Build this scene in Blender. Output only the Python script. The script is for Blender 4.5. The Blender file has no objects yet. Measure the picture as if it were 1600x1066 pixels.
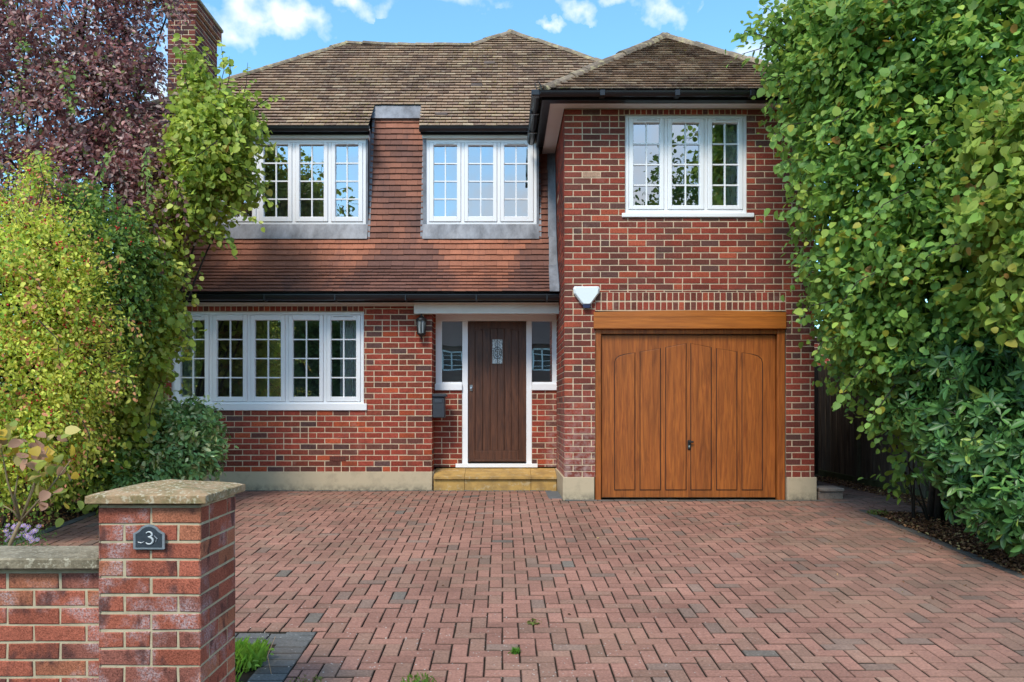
import bpy, math, random
import numpy as np
from mathutils import Vector, Matrix
C = bpy.context.scene
random.seed(7); RNG = np.random.default_rng(7)
PI = math.pi

# ------------------------------------------------------------------ camera
F = 1250.0; CX = 785.0; HY = 635.0; CZ = 1.16
cam = bpy.data.cameras.new('camera'); cam_o = bpy.data.objects.new('camera', cam)
C.collection.objects.link(cam_o); C.camera = cam_o
cam.sensor_width = 36; cam.lens = F/1600*36
cam.shift_x = (800-CX)/1600; cam.shift_y = (HY-533)/1600
cam.clip_start = .05; cam.clip_end = 1000
cam_o.location = (0, 0, CZ); cam_o.rotation_euler = (PI/2, 0, 0)

# ------------------------------------------------------------------ world, sun, exposure
SUN_EL, SUN_AZ = math.radians(50), math.radians(204)      # azimuth from +Y clockwise: front left of the house
W = bpy.data.worlds.new('World'); C.world = W; W.use_nodes = True
wt = W.node_tree; wt.nodes.clear()
def wn(t, **k):
    n = wt.nodes.new(t)
    for a, b in k.items(): setattr(n, a, b)
    return n
def wmath(op, a, b=None):
    n = wn('ShaderNodeMath', operation=op)
    for i, v in enumerate((a, b)):
        if v is None: continue
        if isinstance(v, (int, float)): n.inputs[i].default_value = v
        else: wt.links.new(v, n.inputs[i])
    return n.outputs[0]
sky = wn('ShaderNodeTexSky', sky_type='NISHITA', sun_disc=False, sun_elevation=SUN_EL, sun_rotation=SUN_AZ,
         air_density=1.0, dust_density=.6, ozone_density=2.0)
tc = wn('ShaderNodeTexCoord')
nz = wn('ShaderNodeTexNoise'); nz.inputs['Scale'].default_value = 9; nz.inputs['Detail'].default_value = 7; nz.inputs['Roughness'].default_value = .6
wt.links.new(tc.outputs['Generated'], nz.inputs['Vector'])
def cdir(px, py): return Vector(((px-CX)/F, 1, (HY-py)/F)).normalized()
wnz = wn('ShaderNodeTexNoise'); wnz.inputs['Scale'].default_value = 26; wnz.inputs['Detail'].default_value = 5; wt.links.new(tc.outputs['Generated'], wnz.inputs['Vector'])
wv = wn('ShaderNodeVectorMath', operation='SUBTRACT'); wt.links.new(wnz.outputs['Color'], wv.inputs[0]); wv.inputs[1].default_value = (.5, .5, .5)
wv2 = wn('ShaderNodeVectorMath', operation='SCALE'); wt.links.new(wv.outputs[0], wv2.inputs[0]); wv2.inputs['Scale'].default_value = .07
wv3 = wn('ShaderNodeVectorMath', operation='ADD'); wt.links.new(tc.outputs['Generated'], wv3.inputs[0]); wt.links.new(wv2.outputs[0], wv3.inputs[1]); warp = wv3.outputs[0]
mask = None
for px, py, rx, rz, st in ((445,20,.052,.022,1.0), (392,20,.040,.024,1.0), (415,34,.045,.014,.9), (490,28,.026,.014,.8), (545,4,.022,.012,.8), (895,14,.022,.010,.75), (950,4,.02,.008,.7), (1035,8,.035,.013,.85),
                       (853,46,.016,.006,.8), (350,52,.02,.02,.6), (1180,88,.035,.014,.8), (1290,20,.05,.03,.6), (250,120,.05,.05,.55), (60,60,.12,.06,.5), (640,-110,.2,.05,.9)):
    s = wn('ShaderNodeVectorMath', operation='SUBTRACT'); wt.links.new(warp, s.inputs[0]); s.inputs[1].default_value = cdir(px, py)
    m = wn('ShaderNodeVectorMath', operation='MULTIPLY'); wt.links.new(s.outputs[0], m.inputs[0]); m.inputs[1].default_value = (1/rx, 1/rx, 1/rz)
    l = wn('ShaderNodeVectorMath', operation='LENGTH'); wt.links.new(m.outputs[0], l.inputs[0])
    v = wmath('MULTIPLY', wmath('MAXIMUM', wmath('SUBTRACT', 1.35, l.outputs['Value']), 0.0), st)
    mask = v if mask is None else wmath('MAXIMUM', mask, v)
nzf = wn('ShaderNodeTexNoise'); nzf.inputs['Scale'].default_value = 34; nzf.inputs['Detail'].default_value = 6
wt.links.new(tc.outputs['Generated'], nzf.inputs['Vector'])
front = wmath('ADD', wmath('MULTIPLY', mask, 1.0), wmath('MULTIPLY', wmath('SUBTRACT', nzf.outputs['Fac'], .56), 2.6))
front = wmath('MULTIPLY', front, wmath('GREATER_THAN', mask, .001))
# clouds over the rest of the sky
sx = wn('ShaderNodeSeparateXYZ'); wt.links.new(tc.outputs['Generated'], sx.inputs[0])
nz.inputs['Scale'].default_value = 3.2
back = wmath('MULTIPLY', wmath('SUBTRACT', nz.outputs['Fac'], .46), 5.0)
bm_ = wmath('MULTIPLY', wmath('SUBTRACT', .25, sx.outputs['Y']), 4.0)
bcl = wn('ShaderNodeClamp'); wt.links.new(bm_, bcl.inputs['Value'])
back = wmath('MULTIPLY', back, bcl.outputs[0])
cl = wn('ShaderNodeClamp'); wt.links.new(wmath('MAXIMUM', wmath('MULTIPLY', front, .85), back), cl.inputs['Value'])
tint = wn('ShaderNodeMix', data_type='RGBA', blend_type='MULTIPLY'); tint.inputs[0].default_value = 1
wt.links.new(sky.outputs[0], tint.inputs[6]); tint.inputs[7].default_value = (1.12, 1.66, 1.74, 1)
mx = wn('ShaderNodeMix', data_type='RGBA')
wt.links.new(wmath('MULTIPLY', cl.outputs[0], .93), mx.inputs[0]); wt.links.new(tint.outputs[2], mx.inputs[6]); mx.inputs[7].default_value = (6.6, 6.8, 7.1, 1)
bg = wn('ShaderNodeBackground'); bg.inputs['Strength'].default_value = .13
out = wn('ShaderNodeOutputWorld'); wt.links.new(mx.outputs[2], bg.inputs[0]); wt.links.new(bg.outputs[0], out.inputs[0])
sl = bpy.data.lights.new('sun', 'SUN'); sl.energy = 2.3; sl.angle = math.radians(16); sl.color = (1, .91, .79)
so = bpy.data.objects.new('sun', sl); C.collection.objects.link(so)
sd = Vector((math.sin(SUN_AZ)*math.cos(SUN_EL), math.cos(SUN_AZ)*math.cos(SUN_EL), math.sin(SUN_EL)))
so.rotation_euler = sd.to_track_quat('Z', 'Y').to_euler(); so.location = (-10, -10, 20)
C.view_settings.view_transform = 'Standard'; C.view_settings.look = 'None'; C.view_settings.exposure = .57; C.view_settings.gamma = 1

# ------------------------------------------------------------------ helpers
def P(px, py, d): return np.array(((px-CX)*d/F, d, CZ-(py-HY)*d/F))
def PX(px, d): return (px-CX)*d/F
def PZ(py, d): return CZ-(py-HY)*d/F
def GZ(d): return -.056*(10-max(d, 2.6)) if d < 10 else 0.0
def link(o, parent=None):
    C.collection.objects.link(o)
    if parent is not None: o.parent = parent
    return o
def tag(o, label=None, cat=None, group=None, kind=None):
    if label: o['label'] = label
    if cat: o['category'] = cat
    if group: o['group'] = group
    if kind: o['kind'] = kind
    return o
def thing(name, label, cat, loc=(0, 0, 0), group=None):
    o = bpy.data.objects.new(name, None); o.location = loc; o.empty_display_size = .2
    C.collection.objects.link(o); return tag(o, label, cat, group)
def finish(name, me, mats, cols, parent, smooth=False):
    for m in mats: me.materials.append(m)
    if cols is not None:
        at = me.color_attributes.new('Col', 'FLOAT_COLOR', 'CORNER')
        at.data.foreach_set('color', np.asarray(cols, np.float32).ravel())
    if smooth: me.polygons.foreach_set('use_smooth', [True]*len(me.polygons))
    me.update()
    o = bpy.data.objects.new(name, me); link(o, parent)
    if parent is not None and parent.type == 'EMPTY' or parent is not None:
        o.matrix_parent_inverse = WM(parent).inverted()
    return o
def WM(o):
    m = Matrix.Translation(o.location)
    if o.parent is not None: return WM(o.parent) @ o.matrix_parent_inverse @ m
    return m
class MB:
    def __init__(s): s.v = []; s.f = []; s.m = []; s.c = []
    def add(s, vs, fs, mat=0, col=(1, 1, 1)):
        b = len(s.v); s.v.extend(tuple(map(float, v)) for v in vs)
        for f in fs: s.f.append(tuple(b+i for i in f)); s.m.append(mat); s.c.append(col)
    def quad(s, a, b, c, d, mat=0, col=(1, 1, 1)): s.add((a, b, c, d), ((0, 1, 2, 3),), mat, col)
    def box(s, x0, x1, y0, y1, z0, z1, mat=0, col=(1, 1, 1), bev=0):
        if x0 > x1: x0, x1 = x1, x0
        if y0 > y1: y0, y1 = y1, y0
        if z0 > z1: z0, z1 = z1, z0
        if bev <= 0:
            v = [(x, y, z) for z in (z0, z1) for y in (y0, y1) for x in (x0, x1)]
            s.add(v, ((0, 2, 3, 1), (4, 5, 7, 6), (0, 1, 5, 4), (2, 6, 7, 3), (0, 4, 6, 2), (1, 3, 7, 5)), mat, col); return
        b = min(bev, (x1-x0)*.45, (y1-y0)*.45, (z1-z0)*.45)
        v = []; idx = {}
        for ix in (0, 1):
            for iy in (0, 1):
                for iz in (0, 1):
                    c = [(x0, x1)[ix], (y0, y1)[iy], (z0, z1)[iz]]; sg = [(1, -1)[ix], (1, -1)[iy], (1, -1)[iz]]
                    for a in range(3):
                        p = [c[k]+sg[k]*b for k in range(3)]; p[a] = c[a]
                        idx[(ix, iy, iz, a)] = len(v); v.append(p)
        fs = []
        for a in range(3):
            o1, o2 = (a+1) % 3, (a+2) % 3
            for sgn in (0, 1):
                ring = []
                for (i, j) in ((0, 0), (1, 0), (1, 1), (0, 1)):
                    k = [0, 0, 0]; k[a] = sgn; k[o1] = i; k[o2] = j; ring.append(idx[(*k, a)])
                fs.append(tuple(ring if sgn else ring[::-1]))
        for a in range(3):
            o1, o2 = (a+1) % 3, (a+2) % 3
            for i in (0, 1):
                for j in (0, 1):
                    k0 = [0, 0, 0]; k0[o1] = i; k0[o2] = j; k1 = list(k0); k1[a] = 1
                    q = (idx[(*k0, o1)], idx[(*k1, o1)], idx[(*k1, o2)], idx[(*k0, o2)])
                    fs.append(q if (i ^ j) else q[::-1])
        for ix in (0, 1):
            for iy in (0, 1):
                for iz in (0, 1):
                    t = (idx[(ix, iy, iz, 0)], idx[(ix, iy, iz, 1)], idx[(ix, iy, iz, 2)])
                    fs.append(t if (ix+iy+iz) % 2 else t[::-1])
        s.add(v, fs, mat, col)
    def prism(s, poly, y0, y1, mat=0, col=(1, 1, 1)):       # polygon in (x,z), extruded in y
        n = len(poly); v = [(x, y0, z) for x, z in poly]+[(x, y1, z) for x, z in poly]
        f = [tuple(range(n))[::-1], tuple(range(n, 2*n))]+[(i, (i+1) % n, n+(i+1) % n, n+i) for i in range(n)]
        s.add(v, f, mat, col)
    def tube(s, pts, rad, sides=7, mat=0, col=(1, 1, 1), cap=True):
        pts = [Vector(p) for p in pts]; n = len(pts)
        if not hasattr(rad, '__len__'): rad = [rad]*n
        v = []; up = None
        for i, p in enumerate(pts):
            t = (pts[min(i+1, n-1)]-pts[max(i-1, 0)]).normalized()
            if up is None: up = Vector((0, 0, 1)) if abs(t.z) < .9 else Vector((1, 0, 0))
            a = t.cross(up).normalized(); b = a.cross(t).normalized(); up = b
            for k in range(sides):
                an = 2*PI*k/sides; v.append(p+a*math.cos(an)*rad[i]+b*math.sin(an)*rad[i])
        f = [(i*sides+k, i*sides+(k+1) % sides, (i+1)*sides+(k+1) % sides, (i+1)*sides+k) for i in range(n-1) for k in range(sides)]
        if cap: f += [tuple(range(sides))[::-1], tuple((n-1)*sides+k for k in range(sides))]
        s.add(v, f, mat, col)
    def lathe(s, cx, cy, prof, sides=16, mat=0, col=(1, 1, 1)):   # prof: (r, z)
        v = [(cx+r*math.cos(2*PI*k/sides), cy+r*math.sin(2*PI*k/sides), z) for r, z in prof for k in range(sides)]
        n = len(prof)
        f = [(i*sides+k, i*sides+(k+1) % sides, (i+1)*sides+(k+1) % sides, (i+1)*sides+k) for i in range(n-1) for k in range(sides)]
        f += [tuple(range(sides))[::-1], tuple((n-1)*sides+k for k in range(sides))]
        s.add(v, f, mat, col)
    def build(s, name, mats, parent=None, smooth=False):
        if not isinstance(mats, (list, tuple)): mats = [mats]
        me = bpy.data.meshes.new(name); me.from_pydata(s.v, [], s.f)
        me.polygons.foreach_set('material_index', s.m)
        cnt = np.array([len(f) for f in s.f]); c = np.array([(*c[:3], 1) for c in s.c], np.float32)
        return finish(name, me, mats, np.repeat(c, cnt, axis=0), parent, smooth)

# ------------------------------------------------------------------ materials
class MT:
    def __init__(s, name, rough=.6, spec=.4, metal=0):
        s.m = bpy.data.materials.new(name); s.m.use_nodes = True; s.t = s.m.node_tree
        s.b = s.t.nodes['Principled BSDF']; s.out = s.t.nodes['Material Output']
        s.b.inputs['Roughness'].default_value = rough; s.b.inputs['Specular IOR Level'].default_value = spec; s.b.inputs['Metallic'].default_value = metal
        s.co = None
    def n(s, t, **k):
        n = s.t.nodes.new(t)
        for a, b in k.items(): setattr(n, a, b)
        return n
    def L(s, a, b): s.t.links.new(a, b)
    def put(s, inp, v):
        if isinstance(v, (int, float)): inp.default_value = v
        elif isinstance(v, (tuple, list)): inp.default_value = (*v, 1) if len(v) == 3 and len(inp.default_value) == 4 else v
        else: s.L(v, inp)
    def obj(s, scale=(1, 1, 1)):
        if s.co is None: s.co = s.n('ShaderNodeNewGeometry').outputs['Position']
        if scale == (1, 1, 1): return s.co
        m = s.n('ShaderNodeVectorMath', operation='MULTIPLY'); s.L(s.co, m.inputs[0]); m.inputs[1].default_value = scale
        return m.outputs[0]
    def noise(s, scale, detail=4, sc=(1, 1, 1), rough=.55, dist=0):
        n = s.n('ShaderNodeTexNoise'); n.inputs['Scale'].default_value = scale; n.inputs['Detail'].default_value = detail
        n.inputs['Roughness'].default_value = rough; n.inputs['Distortion'].default_value = dist
        s.L(s.obj(sc), n.inputs['Vector']); return n.outputs['Fac']
    def vor(s, scale, sc=(1, 1, 1), out='Distance'):
        n = s.n('ShaderNodeTexVoronoi'); n.inputs['Scale'].default_value = scale; s.L(s.obj(sc), n.inputs['Vector']); return n.outputs[out]
    def ramp(s, fac, a, b, ca=0.0, cb=1.0):
        n = s.n('ShaderNodeMapRange'); s.L(fac, n.inputs[0])
        for i, v in zip((1, 2, 3, 4), (a, b, ca, cb)): n.inputs[i].default_value = v
        return n.outputs[0]
    def math(s, op, a, b=0.0):
        n = s.n('ShaderNodeMath', operation=op); s.put(n.inputs[0], a); s.put(n.inputs[1], b); return n.outputs[0]
    def mix(s, fac, a, b, mode='MIX'):
        n = s.n('ShaderNodeMix', data_type='RGBA', blend_type=mode)
        s.put(n.inputs[0], fac); s.put(n.inputs[6], a); s.put(n.inputs[7], b); return n.outputs[2]
    def col(s): return s.n('ShaderNodeAttribute', attribute_name='Col').outputs['Color']
    def base(s, c): s.put(s.b.inputs['Base Color'], c)
    def scalev(s, c, f):   # colour times a scalar output
        n = s.n('ShaderNodeVectorMath', operation='SCALE'); s.put(n.inputs[0], c); s.put(n.inputs['Scale'], f); return n.outputs[0]
    def bump(s, h, st=.3, dist=.01):
        n = s.n('ShaderNodeBump'); n.inputs['Strength'].default_value = st; n.inputs['Distance'].default_value = dist
        s.L(h, n.inputs['Height']); s.L(n.outputs[0], s.b.inputs['Normal'])
def simple(name, col, rough=.6, spec=.4, var=.15, sc=6, bump=0, metal=0):
    m = MT(name, rough, spec, metal); f = m.noise(sc, 5)
    m.base(m.scalev(col, m.ramp(f, .25, .75, 1-var, 1+var)))
    if bump: m.bump(m.noise(sc*8, 4), bump, .004)
    return m.m
def attr_mat(name, rough=.8, spec=.25, fine=90, amp=.3, bump=.4, big=2.0, bigamp=.15, bd=.004, stain=None):
    m = MT(name, rough, spec); c = m.col()
    c = m.scalev(c, m.ramp(m.noise(fine, 4), .25, .75, 1-amp, 1+amp))
    c = m.scalev(c, m.ramp(m.noise(big, 5), .3, .7, 1-bigamp, 1+bigamp))
    if stain: c = stain(m, c)
    m.base(c); m.bump(m.noise(fine, 5), bump, bd); return m.m
def brick_stain(m, c):
    w = m.ramp(m.noise(3.1, 6, rough=.7), .6, .75, 0, .35); c = m.mix(w, c, (.42, .30, .25))
    sp = m.n('ShaderNodeSeparateXYZ'); m.L(m.obj(), sp.inputs[0])
    lowz = m.ramp(sp.outputs['Z'], 1.5, .25, 0, 1); pier = m.math('MULTIPLY', m.ramp(sp.outputs['X'], 1.35, 1.1, 0, 1), m.ramp(sp.outputs['X'], .6, .7, 0, 1))
    e = m.math('MULTIPLY', m.math('MULTIPLY', lowz, pier), m.ramp(m.noise(13, 5, rough=.7), .42, .6, 0, .7)); c = m.mix(e, c, (.46, .34, .31))
    st = m.math('MULTIPLY', m.ramp(m.noise(1.6, 5, sc=(2.2, 2.2, .35)), .52, .70, 0, .45), 1.0)
    return m.mix(st, c, (.10, .042, .034))
BRICK = attr_mat('house_brick', .9, .08, 55, .36, .5, 1.3, .16, .004, brick_stain)
def pillar_stain(m, c):
    w = m.math('MULTIPLY', m.ramp(m.noise(6, 3), .52, .66, 0, .65), m.ramp(m.noise(120, 4, rough=.7), .40, .58, 0, 1))
    c = m.mix(w, c, (.55, .47, .48))
    d = m.ramp(m.noise(11, 3, sc=(1, 1, .6)), .55, .66, 0, .8)
    c = m.mix(d, c, (.10, .045, .04))
    pit = m.ramp(m.noise(210, 3, rough=.7), .38, .50, .5, 1)
    return m.scalev(c, pit)
PBRICK = attr_mat('pillar_brick', .9, .1, 130, .36, .9, 3, .2, .004, pillar_stain)
MORTAR = simple('lime_mortar', (.60, .46, .32), .95, .1, .22, 12, .3)
PMORTAR = simple('cement_mortar', (.50, .42, .28), .95, .1, .22, 20, .4)
def roof_stain(m, c):
    w = m.ramp(m.noise(14, 6, rough=.7), .52, .68, 0, .6); c = m.mix(w, c, (.54, .45, .35))
    yb = m.math('MULTIPLY', m.ramp(m.noise(23, 4), .58, .68, 0, .8), m.ramp(m.noise(.9, 2), .5, .62, 0, 1))
    return m.mix(yb, c, (.34, .30, .06))
ROOFT = attr_mat('roof_tile', .9, .2, 60, .25, .6, 1.2, .2, .004, roof_stain)
def clad_stain(m, c):
    w = m.ramp(m.noise(2.2, 6, sc=(1.6, 1, .5), rough=.65), .52, .68, 0, .45); return m.mix(w, c, (.07, .045, .045))
CLAD = attr_mat('cladding_tile', .75, .3, 40, .14, .25, 2, .12, .003, clad_stain)
def hip_stain(m, c):
    w = m.ramp(m.noise(9, 6, rough=.7), .5, .62, 0, .8); c = m.mix(w, c, (.45, .37, .20))
    return m.mix(m.ramp(m.noise(5, 4), .58, .66, 0, .7), c, (.12, .10, .08))
HIPT = attr_mat('hip_tile', .9, .2, 40, .25, .6, 2, .2, .006, hip_stain)
def paver_stain(m, c):
    d = m.ramp(m.noise(3.4, 6, rough=.7), .60, .78, 0, .42); c = m.mix(d, c, (.13, .09, .08))
    o = m.ramp(m.noise(.55, 3), .52, .68, 0, .3); c = m.mix(o, c, (.30, .19, .12))
    sp = m.n('ShaderNodeSeparateXYZ'); m.L(m.obj(), sp.inputs[0])
    mask = m.math('MULTIPLY', m.ramp(sp.outputs['Y'], 6.6, 4.8, 0, 1), m.ramp(sp.outputs['X'], 2.4, -.3, .0, 1))
    v = m.vor(30); dots = m.math('MULTIPLY', m.ramp(v, .17, .13, 0, 1), m.ramp(m.noise(9, 2), .45, .56, 0, 1))
    c = m.mix(m.math('MULTIPLY', dots, mask), c, (.52, .47, .42))
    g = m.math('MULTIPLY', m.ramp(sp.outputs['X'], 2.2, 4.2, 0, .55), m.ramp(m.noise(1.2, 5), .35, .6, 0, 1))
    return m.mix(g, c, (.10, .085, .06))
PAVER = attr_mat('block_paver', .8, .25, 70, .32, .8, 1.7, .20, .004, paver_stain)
JOINT = simple('joint_sand', (.035, .028, .02), .95, .1, .3, 8)
RENDER = MT('plinth_render', .9, .2)
_sp = RENDER.n('ShaderNodeSeparateXYZ'); RENDER.L(RENDER.obj(), _sp.inputs[0])
_k = RENDER.mix(RENDER.ramp(RENDER.noise(5, 6, rough=.7), .5, .72, 0, .45), (.50, .40, .27), (.26, .21, .15))
RENDER.base(RENDER.mix(RENDER.math('MULTIPLY', RENDER.ramp(_sp.outputs['Z'], .10, .0, 0, 1), RENDER.ramp(RENDER.noise(16, 5, rough=.7), .38, .6, .1, .75)), _k, (.11, .10, .075))); RENDER.bump(RENDER.noise(120, 4), .4, .003); RENDER = RENDER.m
def stone(name, a, b, c, sc=1.0):
    m = MT(name, .9, .25)
    k = m.mix(m.ramp(m.noise(9*sc, 7, rough=.75), .42, .6, 0, 1), a, b)
    k = m.mix(m.ramp(m.noise(60*sc, 3), .55, .64, 0, .7), k, c)
    k = m.mix(m.ramp(m.noise(22*sc, 5, rough=.7), .60, .68, 0, .6), k, (.07, .055, .04))
    m.base(k); m.bump(m.noise(90*sc, 6, rough=.7), .8, .006); return m.m
CAPST = stone('lichen_stone', (.42, .27, .15), (.22, .175, .08), (.62, .54, .38))
COPST = stone('coping_stone', (.33, .27, .18), (.19, .155, .10), (.50, .44, .32))
def sandstone():
    m = MT('yellow_sandstone', .8, .3)
    k = m.mix(m.ramp(m.noise(6, 6, rough=.7), .4, .62, 0, 1), (.50, .30, .09), (.33, .20, .07))
    k = m.mix(m.ramp(m.noise(14, 4), .58, .68, 0, .5), k, (.55, .45, .28)); m.base(k); m.bump(m.noise(60, 4), .3, .003); return m.m
SANDST = sandstone()
UPVC = simple('white_frame_paint', (.85, .84, .85), .35, .5, .03, 2)
CREAM = simple('cream_paint', (.66, .62, .56), .5, .4, .07, 5)
SOFFIT = simple('soffit_paint', (.72, .70, .68), .5, .4, .04, 3)
BLACK = simple('black_plastic', (.012, .012, .014), .28, .5, .3, 4)
BLACKM = simple('black_metal', (.015, .015, .016), .4, .5, .3, 8, .2)
CHROME = simple('brushed_steel', (.6, .6, .6), .3, .5, .1, 30, 0, 1)
DARKG = simple('dark_grey_metal', (.035, .040, .050), .4, .5, .15, 8)
def leadm():
    m = MT('lead_sheet', .55, .5, .15)
    k = m.mix(m.ramp(m.noise(4, 6, sc=(1, 1, .4), rough=.7), .35, .65, 0, 1), (.085, .09, .105), (.235, .245, .275))
    m.base(k); m.bump(m.noise(7, 4), .5, .01); return m.m
LEAD = leadm()
def glass(name, refl, tintc=(.9, .95, .95)):
    m = MT(name); g = m.n('ShaderNodeBsdfGlossy'); g.inputs['Roughness'].default_value = .0; g.inputs['Color'].default_value = (.95, .97, 1, 1)
    t = m.n('ShaderNodeBsdfTransparent'); t.inputs['Color'].default_value = (*tintc, 1)
    lw = m.n('ShaderNodeFresnel'); lw.inputs['IOR'].default_value = 1.5
    ns = m.n('ShaderNodeTexNoise'); ns.inputs['Scale'].default_value = 2.2; ns.inputs['Detail'].default_value = 1; m.L(m.obj(), ns.inputs['Vector'])
    bp = m.n('ShaderNodeBump'); bp.inputs['Strength'].default_value = .25; bp.inputs['Distance'].default_value = .004; m.L(ns.outputs['Fac'], bp.inputs['Height'])
    m.L(bp.outputs[0], g.inputs['Normal'])
    x = m.n('ShaderNodeMixShader'); m.L(m.math('ADD', lw.outputs[0], refl), x.inputs[0]); m.L(t.outputs[0], x.inputs[1]); m.L(g.outputs[0], x.inputs[2])
    m.L(x.outputs[0], m.out.inputs[0]); return m.m
GLASS = glass('window_glass', .36)
GLASSD = glass('side_light_glass', .45)
def frosted():
    m = MT('textured_glass', .15, .8); v = m.vor(38, (1, 1, 1.6))
    m.base(m.mix(m.ramp(v, .2, .5, 0, 1), (.10, .12, .12), (.50, .54, .54))); m.bump(v, .8, .01); return m.m
FROST = frosted()
def wood(name, a, b, rough=.5, axis='z', sc=1.0, coat=0, dark=.25):
    m = MT(name, rough, .4); s = {'z': (9*sc, 9*sc, .7*sc), 'x': (.7*sc, 9*sc, 9*sc)}[axis]
    f = m.noise(3, 6, s, .6, 1.2); k = m.mix(m.ramp(f, .3, .7, 0, 1), a, b)
    k2 = m.noise(1.1, 5, s, .6, 2.5); k = m.scalev(k, m.ramp(k2, .35, .7, 1-dark, 1+dark))
    m.base(k); m.bump(f, .15, .002); m.b.inputs['Coat Weight'].default_value = coat; m.b.inputs['Coat Roughness'].default_value = .3; return m.m
OAK = wood('golden_oak', (.405, .120, .020), (.215, .054, .010), .5, 'z', 1, .0, .26)
OAKX = wood('golden_oak_board', (.46, .145, .022), (.33, .095, .015), .42, 'x', 1, .1, .15)
DARKW = wood('dark_oak', (.120, .046, .022), (.055, .021, .012), .45, 'z', 1.2, .1, .35)
FENCEW = wood('weathered_fence', (.19, .145, .11), (.10, .075, .055), .9, 'z', .8, 0, .4)
GATEW = wood('dark_gate_wood', (.022, .017, .014), (.012, .010, .009), .8, 'z', 1, 0, .3)
BARK = wood('bark', (.06, .045, .032), (.025, .02, .015), .95, 'z', 2, 0, .4)
ALARMW = simple('alarm_white', (.75, .80, .80), .3, .5, .03, 3)
ALARMB = simple('alarm_navy', (.02, .025, .07), .3, .5, .1, 3)
PLASTER = simple('room_plaster', (.34, .30, .26), .9, .2, .1, 2)
CURT = simple('curtain_cloth', (.85, .83, .82), .9, .1, .08, 6)
SOIL = MT('soil', .95, .1); SOIL.base(SOIL.mix(SOIL.ramp(SOIL.noise(30, 6, rough=.7), .4, .65, 0, 1), (.028, .016, .009), (.085, .045, .024))); SOIL.bump(SOIL.noise(35, 6), 1, .03); SOIL = SOIL.m
ASPH = simple('asphalt', (.05, .05, .052), .9, .2, .2, 40, .5)
SLATE = simple('number_plaque_slate', (.035, .045, .055), .45, .4, .3, 60, .4)
PEWTER = simple('plaque_pewter', (.30, .33, .35), .4, .5, .2, 50, .3, .4)
LANTG = MT('lantern_glass', .1, .6); LANTG.base((.26, .29, .30)); LANTG = LANTG.m
def leafmat(name, rough=.5, spec=.35, trans=.35):
    m = MT(name, rough, spec); c = m.col(); m.base(c)
    t = m.n('ShaderNodeBsdfTranslucent'); m.L(m.mix(.35, m.scalev(c, 1.5), (.30, .32, .03)), t.inputs[0]) if name != 'purple_leaf' else m.L(m.scalev(c, 1.6), t.inputs[0])
    x = m.n('ShaderNodeMixShader'); x.inputs[0].default_value = trans; m.L(m.b.outputs[0], x.inputs[1]); m.L(t.outputs[0], x.inputs[2]); m.L(x.outputs[0], m.out.inputs[0]); return m.m
LEAF = leafmat('green_leaf', .5, .3, .42); PLEAF = leafmat('purple_leaf', .42, .5, .3); GLEAF = leafmat('glossy_leaf', .42, .42, .15)
LITTER = leafmat('fallen_leaf', .8, .2, .05)
HIP = simple('rose_hip_skin', (.50, .025, .015), .3, .5, .2, 9)
ATT = attr_mat('painted_colour', .6, .3, 30, .05, .05)

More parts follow.
